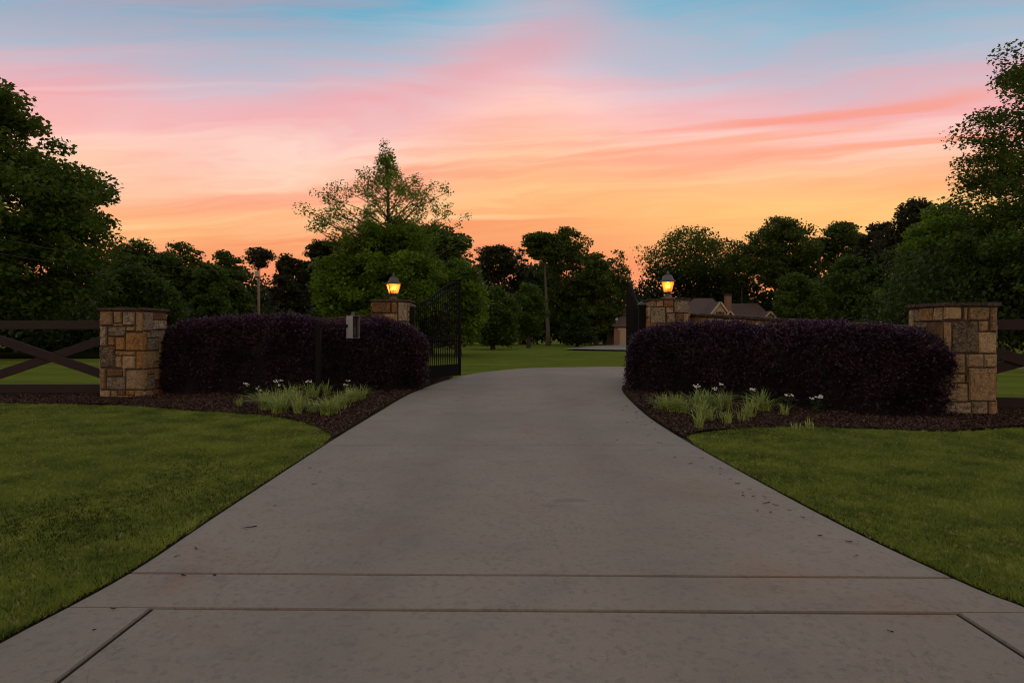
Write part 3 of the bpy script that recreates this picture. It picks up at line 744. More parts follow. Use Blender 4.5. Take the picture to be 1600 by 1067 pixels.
wall('low stone wall with dark coping mostly hidden behind the left hedge', (-7.62, 14.04), (-3.66, 16.9), 1.48, 1.80, 70)

# ------------------------------------------------------------------ hedges
def hedge(label, path, halfw, height, seed, nleaf, lobes):
    """rounded clipped hedge along a path; leaves are real faces over a twiggy core"""
    r = np.random.default_rng(seed)
    P = [Vector(p) for p in path]; L = [0]
    for a, b in zip(P[:-1], P[1:]): L.append(L[-1] + (b - a).length)
    T = L[-1]
    def surf(u, th, shrink=0.):
        """u 0..1 along, th 0..pi from front base over the top to the back base"""
        s = u * T; x = np.interp(s, L, [p.x for p in P]); y = np.interp(s, L, [p.y for p in P])
        i = np.clip(np.searchsorted(L, s) - 1, 0, len(P) - 2)
        dx = np.array([(P[k + 1] - P[k]).normalized().x for k in range(len(P) - 1)])[i]; dy = np.array([(P[k + 1] - P[k]).normalized().y for k in range(len(P) - 1)])[i]
        e = np.minimum(s, T - s) / 1.25; cap_ = np.clip(1 - (1 - np.clip(e, 0, 1)) ** 2.2, 0, 1) ** (1 / 2.2)
        lob = 1 - sum(d * np.exp(-((u - c) / w_) ** 2) for c, w_, d in lobes)
        hh = np.interp(u, [k / (len(height) - 1) for k in range(len(height))], height)
        w = (halfw * cap_ * (.7 + .3 * lob) - shrink); h = hh * (.58 + .42 * cap_) * (.55 + .45 * lob) - shrink
        c, s_ = np.cos(th), np.sin(th)
        ww = np.sign(c) * np.abs(c) ** .70 * w; zz = np.abs(s_) ** .62 * h
        ww = ww * (1 - .10 * (1 - zz / np.maximum(h, .1)) ** 2 - .12 * (zz / np.maximum(h, .1)) ** 4)
        bn = .055 * (np.sin(s * 4.1 + 3 * th + seed) * np.sin(s * 1.7 - 2 * th) + .5 * np.sin(s * 9.3 + 5 * th) + .35 * np.sin(17 * s - 9 * th))
        ww = ww * (1 + bn / max(halfw, .3)); ww = ww + np.sign(c) * .028 * np.sin(zz * 42 + 2.2 * np.sin(s * 3.1) + 1.3 * np.sin(s * 11.)) * np.sin(s * 5.3 + zz * 9); zz = zz * (1 + bn * .35)
        # offset towards the front is -normal
        return np.stack([x + dy * ww, y - dx * ww, np.maximum(zz, .0)], -1)
    x0, y0 = P[0]
    t = thing('hedge', label, 'hedge', (x0, y0, 0))
    nu, nt = 60, 22
    U, TH = np.meshgrid(np.linspace(.015, .985, nu), np.linspace(0.0, np.pi, nt), indexing='ij')
    core = surf(U.ravel(), TH.ravel(), .10); core[:, 0] -= x0; core[:, 1] -= y0
    ii = np.arange(nu - 1)[:, None] * nt + np.arange(nt - 1)[None]
    q = np.stack([ii, ii + nt, ii + nt + 1, ii + 1], -1).reshape(-1, 4)
    caps = [list(range(nt)), list(range((nu - 1) * nt, nu * nt))[::-1]]
    me = bpy.data.meshes.new('twig_core'); me.from_pydata(core.tolist(), [], q.tolist() + caps); me.materials.append(M['twig']); me.update()
    add('twig_core', me, t)
    # sprays of leaves: many short horizontal shoots
    ns = nleaf // 9
    u = r.uniform(0.0, 1.0, ns); k = int(ns * .22)
    u[:k] = np.where(r.random(k) < .5, r.uniform(0, .10, k), r.uniform(.90, 1, k))
    th = r.uniform(0, np.pi, ns) ; dup_ = int(ns * .55); th[:dup_] = r.uniform(0.03, 1.9, dup_)
    base = surf(u, th, .045)
    pu = surf(np.clip(u + .004, 0, 1), th); pm = surf(np.clip(u - .004, 0, 1), th); tu = pu - pm
    tp = surf(u, np.clip(th + .03, 0, np.pi)) - surf(u, np.clip(th - .03, 0, np.pi))
    nrm = np.cross(tp, tu); nrm /= (np.linalg.norm(nrm, axis=1, keepdims=True) + 1e-9)
    mid = np.array([np.interp(.5 * T, L, [p.x for p in P]), np.interp(.5 * T, L, [p.y for p in P]), .6])
    cen = np.stack([np.interp(u * T, L, [p.x for p in P]), np.interp(u * T, L, [p.y for p in P]), np.full(ns, .6)], -1)
    sgn = np.sign((nrm * (base - cen)).sum(1)); nrm *= np.where(sgn == 0, 1, sgn)[:, None]
    up_ = np.array([0, 0, 1.])
    dirs = nrm * .75 + r.normal(0, .45, (ns, 3)) + up_ * .15; dirs /= np.linalg.norm(dirs, axis=1, keepdims=True)
    ln = r.uniform(.07, .17, ns)
    long_ = r.random(ns) < .02; ln[long_] *= 1.5
    V = []; tips = []
    for j in range(9):
        f = (j + r.random(ns)) / 9
        c = base + dirs * (ln * f)[:, None] + r.normal(0, .012, (ns, 3))
        side = np.cross(dirs, up_) + r.normal(0, .25, (ns, 3)); side /= np.linalg.norm(side, axis=1, keepdims=True)
        ld = dirs * .45 + side * (1 if j % 2 else -1) * .9 + r.normal(0, .3, (ns, 3)); ld /= np.linalg.norm(ld, axis=1, keepdims=True)
        wd = np.cross(ld, up_ + r.normal(0, .28, (ns, 3))); wd /= np.linalg.norm(wd, axis=1, keepdims=True)
        a = ld * r.uniform(.019, .036, (ns, 1)); b = wd * r.uniform(.010, .017, (ns, 1))
        V.append(np.stack([c - a, c + b, c + a, c - b], 1))
        tips.append((base[:, 2] > .88 * np.interp(u, [k_ / (len(height) - 1) for k_ in range(len(height))], height)) & (f > .45) & (r.random(ns) < .8) | (r.random(ns) < .04))
    V = np.concatenate(V); tips = np.concatenate(tips)
    V[..., 0] -= x0; V[..., 1] -= y0; V[..., 2] = np.maximum(V[..., 2], .02)
    n = len(V)
    add('foliage', np_mesh('foliage', V, np.arange(n * 4).reshape(-1, 4), [M['hedge'], M['hedge_tip']], tips.astype(int)), t)
    return t
hedge('rounded purple-leaved hedge left of the driveway, behind the call box post', [(-7.75, 14.2), (-5.5, 14.35), (-3.6, 14.9), (-2.08, 15.3)], .84, [1.55, 1.64, 1.68, 1.66, 1.58, 1.62, 1.52], 5, 105000, [(.62, .05, .10), (.27, .05, .05)])
hedge('rounded purple-leaved hedge right of the driveway, ending at the outer right pillar', [(2.95, 15.2), (4.0, 13.8), (5.4, 12.0), (6.93, 10.15)], .84, [1.42, 1.52, 1.50, 1.52, 1.46, 1.42], 6, 105000, [(.52, .04, .12), (.25, .04, .06), (.78, .04, .05)])

# ------------------------------------------------------------------ gate
def gate_leaf(label, hx, hy, fx, fy):
    ang = math.atan2(fy - hy, fx - hx); L = math.hypot(fx - hx, fy - hy)
    t = thing('gate_leaf', label, 'gate', (hx, hy, 0), ang)
    bm_ = M['black_metal']
    def top(u):
        s = min(1, max(0, (u / L - .06) / .88)); s = s * s * (3 - 2 * s); return 2.06 + .69 * s
    m = MB(); m.box(0, .06, -.03, .03, .07, top(0) + .03); m.build('stile', bm_, t, bevel=.004)
    m = MB(); m.box(L - .06, L, -.03, .03, .07, top(L) + .0); m.build('stile', bm_, t, bevel=.004)
    m = MB(); m.box(.062, L - .062, -.012, .012, .10, .38); m.build('kick_panel', bm_, t)
    for z0, z1 in ((.07, .115), (.37, .41), (1.04, 1.085), (1.17, 1.215)):
        m = MB(); m.box(.062, L - .062, -.022, .022, z0, z1); m.build('rail', bm_, t, bevel=.003)
    for off, nm in ((0, 'top_rail'), (.15, 'lower_top_rail')):
        m = MB(); N = 26; h = .045 if off == 0 else .03; w = .03 if off == 0 else .018
        us = [.0 + (L) * i / N if off == 0 else .062 + (L - .124) * i / N for i in range(N + 1)]
        vs = [(u, s * w, top(u) - off + k * h + (.002 if off == 0 else 0)) for u in us for s, k in ((-1, 0), (1, 0), (1, 1), (-1, 1))]
        fs = [(i * 4 + k, i * 4 + (k + 1) % 4, i * 4 + 4 + (k + 1) % 4, i * 4 + 4 + k) for i in range(N) for k in range(4)] + [(3, 2, 1, 0), (N * 4, N * 4 + 1, N * 4 + 2, N * 4 + 3)]
        m.add(vs, fs); m.build(nm, bm_, t)
    n = 24
    for i in range(n):
        u = .062 + (L - .124) * (i + .5) / n
        m = MB(); m.box(u - .009, u + .009, -.009, .009, .41, top(u) + .004); m.build('picket', bm_, t)
    for z in (.5, 1.3, 1.9):
        m = MB(); m.tube([(-.025, 0, z), (-.025, 0, z + .11)], .018, 8); m.build('hinge', M['verdigris'], t)
    m = MB(); m.box(L * .35, L * .8, -.10, -.035, 1.095, 1.16); m.tube([(0.02, -.07, 1.128), (L * .35, -.07, 1.128)], .022, 8); m.build('opener_arm', bm_, t, bevel=.004)
    return t
gate_leaf('open black steel gate leaf with swept top left of the driveway', -2.63, 16.86, -1.51, 18.70)
gate_leaf('open black steel gate leaf with swept top right of the driveway', 3.30, 16.45, 3.345, 18.6)
def gate_post(label, x, y, w, H):
    t = thing('gate_post', label, 'gate post', (x, y, 0))
    m = MB(); m.box(-w / 2, w / 2, -w / 2, w / 2, -.1, H - .05); m.build('post', M['black_metal'], t, bevel=.006)
    m = MB(); e = w / 2 + .02
    m.add([(-e, -e, H - .048), (e, -e, H - .048), (e, e, H - .048), (-e, e, H - .048), (-e, -e, H - .02), (e, -e, H - .02), (e, e, H - .02), (-e, e, H - .02), (0, 0, H + .05)],
          [(3, 2, 1, 0), (0, 1, 5, 4), (1, 2, 6, 5), (2, 3, 7, 6), (3, 0, 4, 7), (4, 5, 8), (5, 6, 8), (6, 7, 8), (7, 4, 8)])
    m.build('post_cap', M['bronze'], t)
    return t
gate_post('square black steel gate post between left gate pillar and left gate leaf', -2.62, 16.66, .17, 2.04)
gate_post('square black steel gate post between right gate pillar and right gate leaf', 3.30, 16.28, .17, 2.07)
m = MB(); m.tube([(0, 0, 0), (0, 0, .32), (.005, 0, 1.02)], [.012, .007, .005], 6)
tag(m.build('antenna', M['cable'], None, (3.32, 16.36, 2.06)), 'thin upright receiver antenna on top of the right gate post', 'antenna')
bx = thing('gate_operator', 'black gate motor cabinet between the left pillar and gate post', 'gate motor', (-2.75, 16.95, 0))
m = MB(); m.box(-.10, .07, .02, .36, 0, 2.0); m.build('cabinet', M['black_metal'], bx, bevel=.008)
bx = thing('gate_operator', 'black gate motor cabinet between the right pillar and gate post', 'gate motor', (3.30, 16.55, 0))
m = MB(); m.box(.06, .20, -.05, .30, 0, 2.02); m.build('cabinet', M['black_metal'], bx, bevel=.008)

# ------------------------------------------------------------------ lanterns
def lantern(label, x, y, z, rot, metal, plinth):
    t = thing('lantern', label, 'lantern', (x, y, z), rot)
    if plinth:
        m = MB(); m.box(-.17, .17, -.15, .15, 0, .035); m.build('stone_base', M['st_o'], t, bevel=.006)
        z0 = .036
    else:
        m = MB(); m.box(-.16, .16, -.14, .14, 0, .02); m.build('stone_base', M['st_g'], t, bevel=.006); z0 = .021
    m = MB(); m.lathe([(.105, z0), (.105, z0 + .015), (.085, z0 + .035), (.055, z0 + .06), (.048, z0 + .09), (.062, z0 + .115), (.062, z0 + .125)], 20); m.build('pedestal', metal, t, smooth=True)
    zb_ = z0 + .127; zt = zb_ + .275; rb, rt = .104, .160
    m = MB(); m.box(-rb - .014, rb + .014, -rb - .014, rb + .014, zb_, zb_ + .022); m.build('bottom_frame', metal, t, bevel=.004)
    m = MB()
    for a, b in ((0, 1), (1, 0)):
        for s in (-1, 1):
            if a: m.box(s * rt - .009, s * rt + .009, -rt - .009, rt + .009, zt - .012, zt + .006)
            else: m.box(-rt + .0095, rt - .0095, s * rt - .009, s * rt + .009, zt - .012, zt + .006)
    m.build('top_frame', metal, t)
    for a, b in ((1, 1), (-1, 1), (-1, -1), (1, -1)):
        m = MB(); m.beam((a * rb, b * rb, zb_ + .023), (a * rt, b * rt, zt - .013), .015, .015); m.build('corner_bar', metal, t)
    for k in range(4):
        c, s = math.cos(k * math.pi / 2), math.sin(k * math.pi / 2)
        def rp(px_, py_, pz_): return (c * px_ - s * py_, s * px_ + c * py_, pz_)
        i0, i1 = rb - .010, rt - .010; th = .004
        vs = [rp(-i0, -rb, zb_ + .022), rp(i0, -rb, zb_ + .022), rp(i1, -rt, zt - .013), rp(-i1, -rt, zt - .013),
              rp(-i0, -rb + th, zb_ + .022), rp(i0, -rb + th, zb_ + .022), rp(i1, -rt + th, zt - .013), rp(-i1, -rt + th, zt - .013)]
        m = MB(); m.add(vs, [(0, 1, 2, 3), (7, 6, 5, 4), (0, 4, 5, 1), (1, 5, 6, 2), (2, 6, 7, 3), (3, 7, 4, 0)]); m.build('glass_pane', M['amber'], t)
    m = MB(); zr_ = zt + .008
    m.lathe([(.197, zr_), (.196, zr_ + .010), (.176, zr_ + .022), (.140, zr_ + .050), (.124, zr_ + .09), (.114, zr_ + .125), (.088, zr_ + .160), (.045, zr_ + .178), (.032, zr_ + .186)], 32, .55)
    m.build('roof', metal, t, smooth=True)
    m = MB(); zf = zr_ + .187
    m.lathe([(.030, zf), (.044, zf + .010), (.048, zf + .024), (.030, zf + .036), (.020, zf + .044), (.028, zf + .056), (.016, zf + .070), (.004, zf + .095)], 16); m.build('finial', metal, t, smooth=True)
    zc = zb_ + .022
    for a in (0, 1, 2):
        an = a * 2.094 + .5 - rot; cx_, cy_ = .040 * math.cos(an), .040 * math.sin(an)
        m = MB(); m.lathe([(.012, 0), (.012, .10)], 10); cd = m.build('candle', M['trim'], t, (cx_, cy_, zc))
        m = MB(); m.lathe([(.006, .101), (.016, .118), (.019, .135), (.013, .158), (.003, .178)], 12); m.build('bulb', M['bulb'], cd, smooth=True)
    l = bpy.data.lights.new('lamp_light', 'POINT'); l.energy = 8.0; l.color = (1, .58, .24); l.shadow_soft_size = .035
    lo = bpy.data.objects.new('lamp_light', l); col.objects.link(lo); lo.parent = t; lo.location = (0, 0, zc + .19)
    return t
lantern('lit bronze coach lantern on the left gate pillar', px2w(615, 16.9), 16.9, 2.182, R(22), M['bronze'], False)
lantern('lit verdigris coach lantern on the right gate pillar', px2w(1043.5, 16.25), 16.25, 2.172, R(-14), M['verdigris'], True)

# ------------------------------------------------------------------ call box
t = thing('call_box', 'grey metal gate call box hanging from a black post in front of the left hedge', 'call box', (-3.93, 13.0, 0))
m = MB(); m.box(-.05, .05, -.05, .05, -.1, 1.505); m.build('post', M['black_metal'], t, bevel=.005)
m = MB(); m.box(.056, .62, -.035, .035, 1.445, 1.505); m.build('arm', M['black_metal'], t, bevel=.004)
hs = MB(); a0 = R(-40)
RM = Matrix.Translation((.70, 0, 1.445)) @ Matrix.Rotation(a0, 4, 'Z') @ Matrix.Diagonal((.82, .82, 1, 1))
# housing: open towards local +x; plates
hs.box(-.13, .13, -.105, -.101, -.22, .235, RM); hs.box(-.13, .13, .101, .105, -.22, .235, RM)
hs.box(-.13, -.126, -.1008, .1008, -.22, .235, RM); hs.box(-.1258, .145, -.1008, .1008, .231, .235, RM); hs.box(-.1258, .13, -.1008, .1008, -.22, -.216, RM)
hs.build('housing', M['box_metal'], t)
m = MB(); m.box(.03, .045, -.10, .10, -.215, .23, RM); m.build('keypad_panel', M['keypad'], t)
for i in range(3):
    for j in range(4):
        m = MB(); m.box(.0452, .052, -.055 + i * .04, -.03 + i * .04, -.15 + j * .04, -.125 + j * .04, RM); m.build('key', M['key'], t)
m = MB(); m.lathe([(.045, 0), (.045, .012), (.028, .02), (.034, .045), (.03, .07), (.012, .08)], 14)
o = m.build('top_light', M['bronze'], t, (.70, 0, 1.682), smooth=True)

# ------------------------------------------------------------------ fences
def board(parent, a, b, h=.185, th=.04, name='board'):
    m = MB(); m.beam(a, b, th, h); return m.build(name, M['brown_board'], parent, bevel=.004)
t = thing('board_fence', 'dark brown crossbuck board fence left of the outer left pillar', 'fence', (-8.44, 13.5, 0))
x1, pw = 0.0, 3.62; cxm = -1.27
for k in range(3):
    c = cxm - k * pw; xa, xb = c - pw / 2 + .06, min(c + pw / 2 - .06, -.0)
    board(t, (xa - .055, 0, 1.50), (xb + (.0 if k == 0 else .055), 0, 1.50), name='top_rail'); board(t, (xa - .055, 0, .155), (xb + (.0 if k == 0 else .055), 0, .155), name='bottom_rail')
    zc = .825; sl = .335
    def zz(u, s): return zc + s * sl * u
    board(t, (xa, -.022, zz(xa - c, -1)), (xb, -.022, zz(xb - c, -1)), name='cross_board'); board(t, (xa, .022, zz(xa - c, 1)), (xb, .022, zz(xb - c, 1)), name='cross_board')
    m = MB(); m.box(c - pw / 2 - .06, c - pw / 2 + .06, .045, .165, -.2, 1.66); m.build('post', M['brown_board'], t, bevel=.006)
t = thing('board_fence', 'dark brown crossbuck board fence right of the outer right pillar', 'fence', (7.84, 11.35, 0), R(-16))
for k in range(2):
    c = 1.05 + k * pw; xa, xb = max(.0, c - pw / 2 + .06), c + pw / 2 - .06
    board(t, (xa, 0, 1.485), (xb + .055, 0, 1.485), name='top_rail'); board(t, (xa, 0, .13), (xb + .055, 0, .13), name='bottom_rail')
    def zz(u, s): return .86 + s * sl * u
    board(t, (xa, -.022, zz(xa - c, -1)), (xb, -.022, zz(xb - c, -1)), name='cross_board'); board(t, (xa, .022, zz(xa - c, 1)), (xb, .022, zz(xb - c, 1)), name='cross_board')
    m = MB(); m.box(c + pw / 2 - .06, c + pw / 2 + .06, .045, .165, -.2, 1.66); m.build('post', M['brown_board'], t, bevel=.006)

# ------------------------------------------------------------------ planting
def tuft_mesh(n, L, seed, spread=1.0):
    r = random.Random(seed); v = []; f = []
    for _ in range(n):
        a = r.uniform(0, 6.283); l = L * r.uniform(.6, 1.1); ln = r.uniform(.25, 1.35) * spread; w = r.uniform(.005, .0095)
        bx_, by_ = r.gauss(0, .05 * spread), r.gauss(0, .05 * spread); dx, dy = math.cos(a), math.sin(a)
        b = len(v); K = 5
        for k in range(K + 1):
            s = k / K; out = ln * l * (s ** 1.45) * .80; z = l * (s - .42 * ln * s ** 2.4)
            ww = w * (1 - s ** 3) + .0006
            v.append((bx_ + dx * out - dy * ww, by_ + dy * out + dx * ww, z)); v.append((bx_ + dx * out + dy * ww, by_ + dy * out - dx * ww, z + .002))
        f += [(b + 2 * k, b + 2 * k + 1, b + 2 * k + 3, b + 2 * k + 2) for k in range(K)]
    me = bpy.data.meshes.new('grass_tuft'); me.from_pydata(v, [], f); me.materials.append(M['liriope'])
    for p in me.polygons: p.use_smooth = True
    me.update(); return me
def ground_at(px, py, h=.03):
    D = (EYE - h) * FPX / (py - 515); return px2w(px, D), D
TU = [ # px, py base, blades, length, label
 (414,641,60,.40,'full striped grass tuft at the left end of the left row'),
 (437,645,60,.40,'full striped grass tuft in front of the white blooms in the left bed'),
 (430,633,40,.38,'striped grass tuft behind the left end of the left row'),
 (450,636,60,.46,'tallest striped grass tuft in the left bed, behind the lawn edge'),
 (465,640,45,.44,'arching striped grass tuft midway between lawn edge and call box post'),
 (466,647,22,.36,'small spiky grass tuft nearest the lawn edge left of the post'),
 (489,622,30,.40,'yellowish grass tuft directly behind the foot of the call box post'),
 (509,618,16,.36,'sparse pale grass tuft right behind the call box post'),
 (488,645,28,.32,'pale drooping grass tuft in front of the call box post'),
 (515,648,80,.36,'wide fresh green grass tuft right of the call box post'),
 (532,638,70,.36,'dense striped grass tuft in the middle of the clump right of the post'),
 (548,630,60,.36,'striped grass tuft behind the clump right of the post'),
 (563,626,45,.36,'rightmost striped grass tuft of the left bed'),
 (374,634,8,.22,'tiny wispy grass sprig alone in the mulch left of the row'),
 (1036,640,42,.36,'leftmost striped grass tuft of the right bed, by the driveway'),
 (1054,645,60,.40,'dense striped grass tuft second from the driveway in the right bed'),
 (1068,646,26,.34,'yellow grass tuft right of the two dense ones by the driveway'),
 (1092,638,52,.42,'full striped grass tuft below the leftmost white bloom of the right bed'),
 (1108,638,30,.40,'upright striped grass tuft between the two white blooms in the right bed'),
 (1130,640,56,.40,'full striped grass tuft below the second white bloom in the right bed'),
 (1098,655,34,.38,'upright grass tuft in front of the middle row, right bed'),
 (1107,658,22,.26,'short fresh grass tuft beside the front one in the right bed'),
 (1094,670,18,.28,'pale drooping grass tuft nearest the lawn in the right bed'),
 (1137,662,20,.24,'short grass tuft near the lawn below the middle row, right bed'),
 (1128,655,8,.18,'tiny yellow grass sprig beside the short tuft, right bed'),
 (1159,658,14,.26,'small yellow-green grass tuft left of the arching one'),
 (1173,652,24,.38,'slender upright grass tuft beside the wide arching one'),
 (1190,642,58,.42,'wide arching striped grass tuft below the third white bloom'),
 (1226,648,18,.24,'small lone grass tuft right of the wide arching one'),
 (1246,671,6,.16,'tiny grass sprig at the lawn edge of the right bed'),
 (1263,669,5,.20,'two-bladed bent grass sprig at the lawn edge, farthest right'),
]
for i, (px, py, n, L, lab) in enumerate(TU):
    x, y = ground_at(px, py)
    o = add('grass_tuft', tuft_mesh(int(n * 1.7) + 3, L * 1.1, i + 1, 1.0 if n > 25 else .7), None, (x, y, bedz(x, y) - .01)); tag(o, lab, 'ornamental grass', 'striped grass tufts along the beds')
def flower(label, x, y, z, heads, withered, seed):
    r = random.Random(seed); t = thing('flower_plant', label, 'flowers', (x, y, z), 0, 'white flowers in front of the hedges')
    n = 90; V = []
    for _ in range(n):
        c = Vector((r.gauss(0, .07), r.gauss(0, .05), r.uniform(.02, .24))); a = Vector((r.gauss(0, 1), r.gauss(0, 1), r.gauss(0, .5))).normalized() * r.uniform(.018, .034)
        b = a.cross(Vector((r.gauss(0, .4), r.gauss(0, .4), 1))).normalized() * r.uniform(.010, .018)
        V += [c - a, c + b, c + a, c - b]
    add('leaves', np_mesh('leaves', [tuple(p) for p in V], np.arange(n * 4).reshape(-1, 4), M['flower_leaf']), t)
    for k, (hx, hz) in enumerate(heads):
        dead = k in withered
        m = MB(); m.tube([(hx * .4, 0, .05), (hx, -.01, hz - .01)], .004, 5); st = m.build('stem', M['flower_leaf'], t)
        v = []; f = []
        for fl in range(5 if not dead else 3):
            cx_, cy_, cz_ = hx + r.gauss(0, .024), -.01 + r.gauss(0, .02), hz + r.gauss(0, .014)
            for p in range(5):
                a = p * 1.2566 + r.random(); d = Vector((math.cos(a), math.sin(a) * .6, math.sin(a) * .8 + .2)).normalized(); s = d.cross(Vector((0, -1, .4))).normalized()
                l = .0165; b = len(v); c = Vector((cx_, cy_, cz_)); v += [c, c + d * l * .6 + s * l * .42, c + d * l, c + d * l * .6 - s * l * .42]; f.append((b, b + 1, b + 2, b + 3))
        me = bpy.data.meshes.new('bloom'); me.from_pydata([tuple(p) for p in v], [], f); me.materials.append(M['dead_flower'] if dead else M['petal']); me.update()
        add('bloom', me, st)
FL = [(318,615,[(0,.17)],(),'single small white bloom plant farthest left, near the left pillar'),
      (384,617,[(-.01,.24),(.04,.23)],(),'white bloom plant left of the left grass row'),
      (402,622,[(0,.20),(.06,.16)],(),'low white bloom plant half hidden in the left grass tufts'),
      (434,617,[(-.05,.27),(.04,.29),(.0,.30),(.03,.20)],(2,),'tallest white bloom plant with one withered head in the left bed'),
      (482,617,[(-.03,.28),(.04,.29)],(),'white bloom plant just left of the call box post'),
      (543,617,[(-.05,.23),(.03,.30),(-.0,.30)],(2,),'white bloom plant below and right of the call box'),
      (1087,632,[(-.02,.33),(.03,.33)],(),'white bloom plant nearest the driveway in the right bed'),
      (1126,632,[(0,.38),(-.10,.30),(.06,.34)],(2,),'tallest white bloom plant in the right bed'),
      (1175,634,[(-.02,.30),(.04,.30)],(),'white bloom plant above the arching grass tuft'),
      (1233,641,[(-.05,.26),(.05,.27),(.0,.28)],(2,),'white bloom plant with a withered head, second from the right'),
      (1276,643,[(-.05,.24),(.04,.24),(.06,.27)],(),'white bloom plant farthest right, below the right hedge')]
for i, (px, py, hd, wt, lab) in enumerate(FL):
    x, y = ground_at(px, py); flower(lab, x, y, bedz(x, y), hd, wt, i)

# dead leaves and twigs on the concrete
def scrap(L, w, seed):
    r = random.Random(seed); m = MB(); n = 5; vs = []
    for k in range(n + 1):
        s = k / n; x = L * (s - .5); ww = w * math.sin(math.pi * min(max(s, .08), .92)); c = .25 * L * (s - .5) ** 2 * r.uniform(.4, 1.4)
        for a, z in ((-1, .003 + .004 * r.random()), (1, .003 + .006 * r.random())): vs.append((x, a * ww / 2 + c, z)); vs.append((x, a * ww / 2 + c, z + .0025))
    fs = []
    for k in range(n):
        b = k * 4; fs += [(b + 1, b + 5, b + 7, b + 3), (b, b + 2, b + 6, b + 4), (b, b + 4, b + 5, b + 1), (b + 2, b + 3, b + 7, b + 6)]
    fs += [(0, 1, 3, 2), (n * 4, n * 4 + 2, n * 4 + 3, n * 4 + 1)]
    m.add(vs, fs); return m.mesh('dead_leaf', M['debris'])
SC = [(1024,671),(1013,681),(1028,692),(1033,693),(1097,716),(1054,715),(1111,730),(1126,732),(1125,742),(1141,749),(1152,756),(1171,765),(1161,775),(1177,776),(1195,777),(1201,786),(1212,790),(1184,799),(1204,801),(1234,798),
      (1254,809),(1281,838),(1326,847),(1337,870),(906,686),(964,688),(1391,988),(306,858),(277,870),(286,900),(335,900),(177,952),(147,986),(491,757),(429,791),(484,732),(500,738),(1195,787),(1161,770),(1079,725)]
rr = random.Random(5)
for _ in range(18): 
    py = rr.uniform(606, 668); px = 800 + 1000 * (2.15 / ((EYE) * 1000 / (py - 515))) - abs(rr.gauss(0, 14)) - 4; SC.append((px, py))
LR = LM = LL = TR = TL = 0
ORD = 'first second third fourth fifth sixth seventh eighth ninth tenth eleventh twelfth thirteenth fourteenth fifteenth sixteenth seventeenth eighteenth nineteenth twentieth twenty-first twenty-second twenty-third twenty-fourth twenty-fifth'.split()
SC.sort(key=lambda q_: q_[1])
sm = [scrap(rr.uniform(.025, .05), rr.uniform(.006, .014), k) for k in range(8)]
for i, (px, py) in enumerate(SC):
    x, y = ground_at(px, py, 0)
    o = add('dead_leaf', sm[i % 8], None, (x, y, .0015), rr.uniform(0, 3.14)); o.rotation_euler.z = rr.gauss(0, .5); o.scale = (.6, .6, 1) if y < 3.1 else (1, 1, 1)
    side_ = 'left' if x < 0 else 'right'
    if y > 7.6 and x > .9: g_ = ('tiny dark dead leaf on the far concrete where the driveway narrows beside the right bed', 'far dead leaves beside the right bed')
    elif x > .9 and y > 4.4: g_ = (ORD[TR % len(ORD)] + ' dead leaf from the gate in the trail along the right lawn edge', 'dead leaves in a trail along the right lawn edge'); TR += 1
    elif x > .9: g_ = (['lone curled dead leaf on the concrete near the right lawn, farther of two', 'lone curled dead leaf on the concrete near the right lawn, nearer of two', 'dead leaf at the right lawn nearest the joint', 'small dead leaf on the nearest concrete slab at right'][LR % 4], None); LR += 1
    elif x > 0: g_ = (['faint dead leaf in the middle of the driveway beyond the leaf trail', 'faint dead leaf in the middle of the driveway, right of the other one', 'tiny dead leaf far up the middle'][LM % 3], None); LM += 1
    elif y > 4.9: g_ = (ORD[TL % len(ORD)] + ' tiny dead leaf beyond the long twig on the left half of the driveway', 'far dead leaves on the left half'); TL += 1
    else: g_ = (['dead leaf on the concrete between the long twig and the left lawn, farther one', 'dead leaf on the concrete near the left lawn just beyond the cross joint', 'left one of two dead leaves lying on the cross joint', 'right one of two dead leaves lying on the cross joint', 'dead leaf lying across the thin joint at left', 'dead leaf on the small corner slab at left, nearest the camera'][LL % 6], None); LL += 1
    tag(o, g_[0], 'dead leaf', g_[1])
x, y = ground_at(389, 825, 0)
o = add('twig', scrap(.105, .011, 99), None, (x, y, .0015), R(22)); tag(o, 'longest dark twig lying on the concrete left of centre', 'twig')

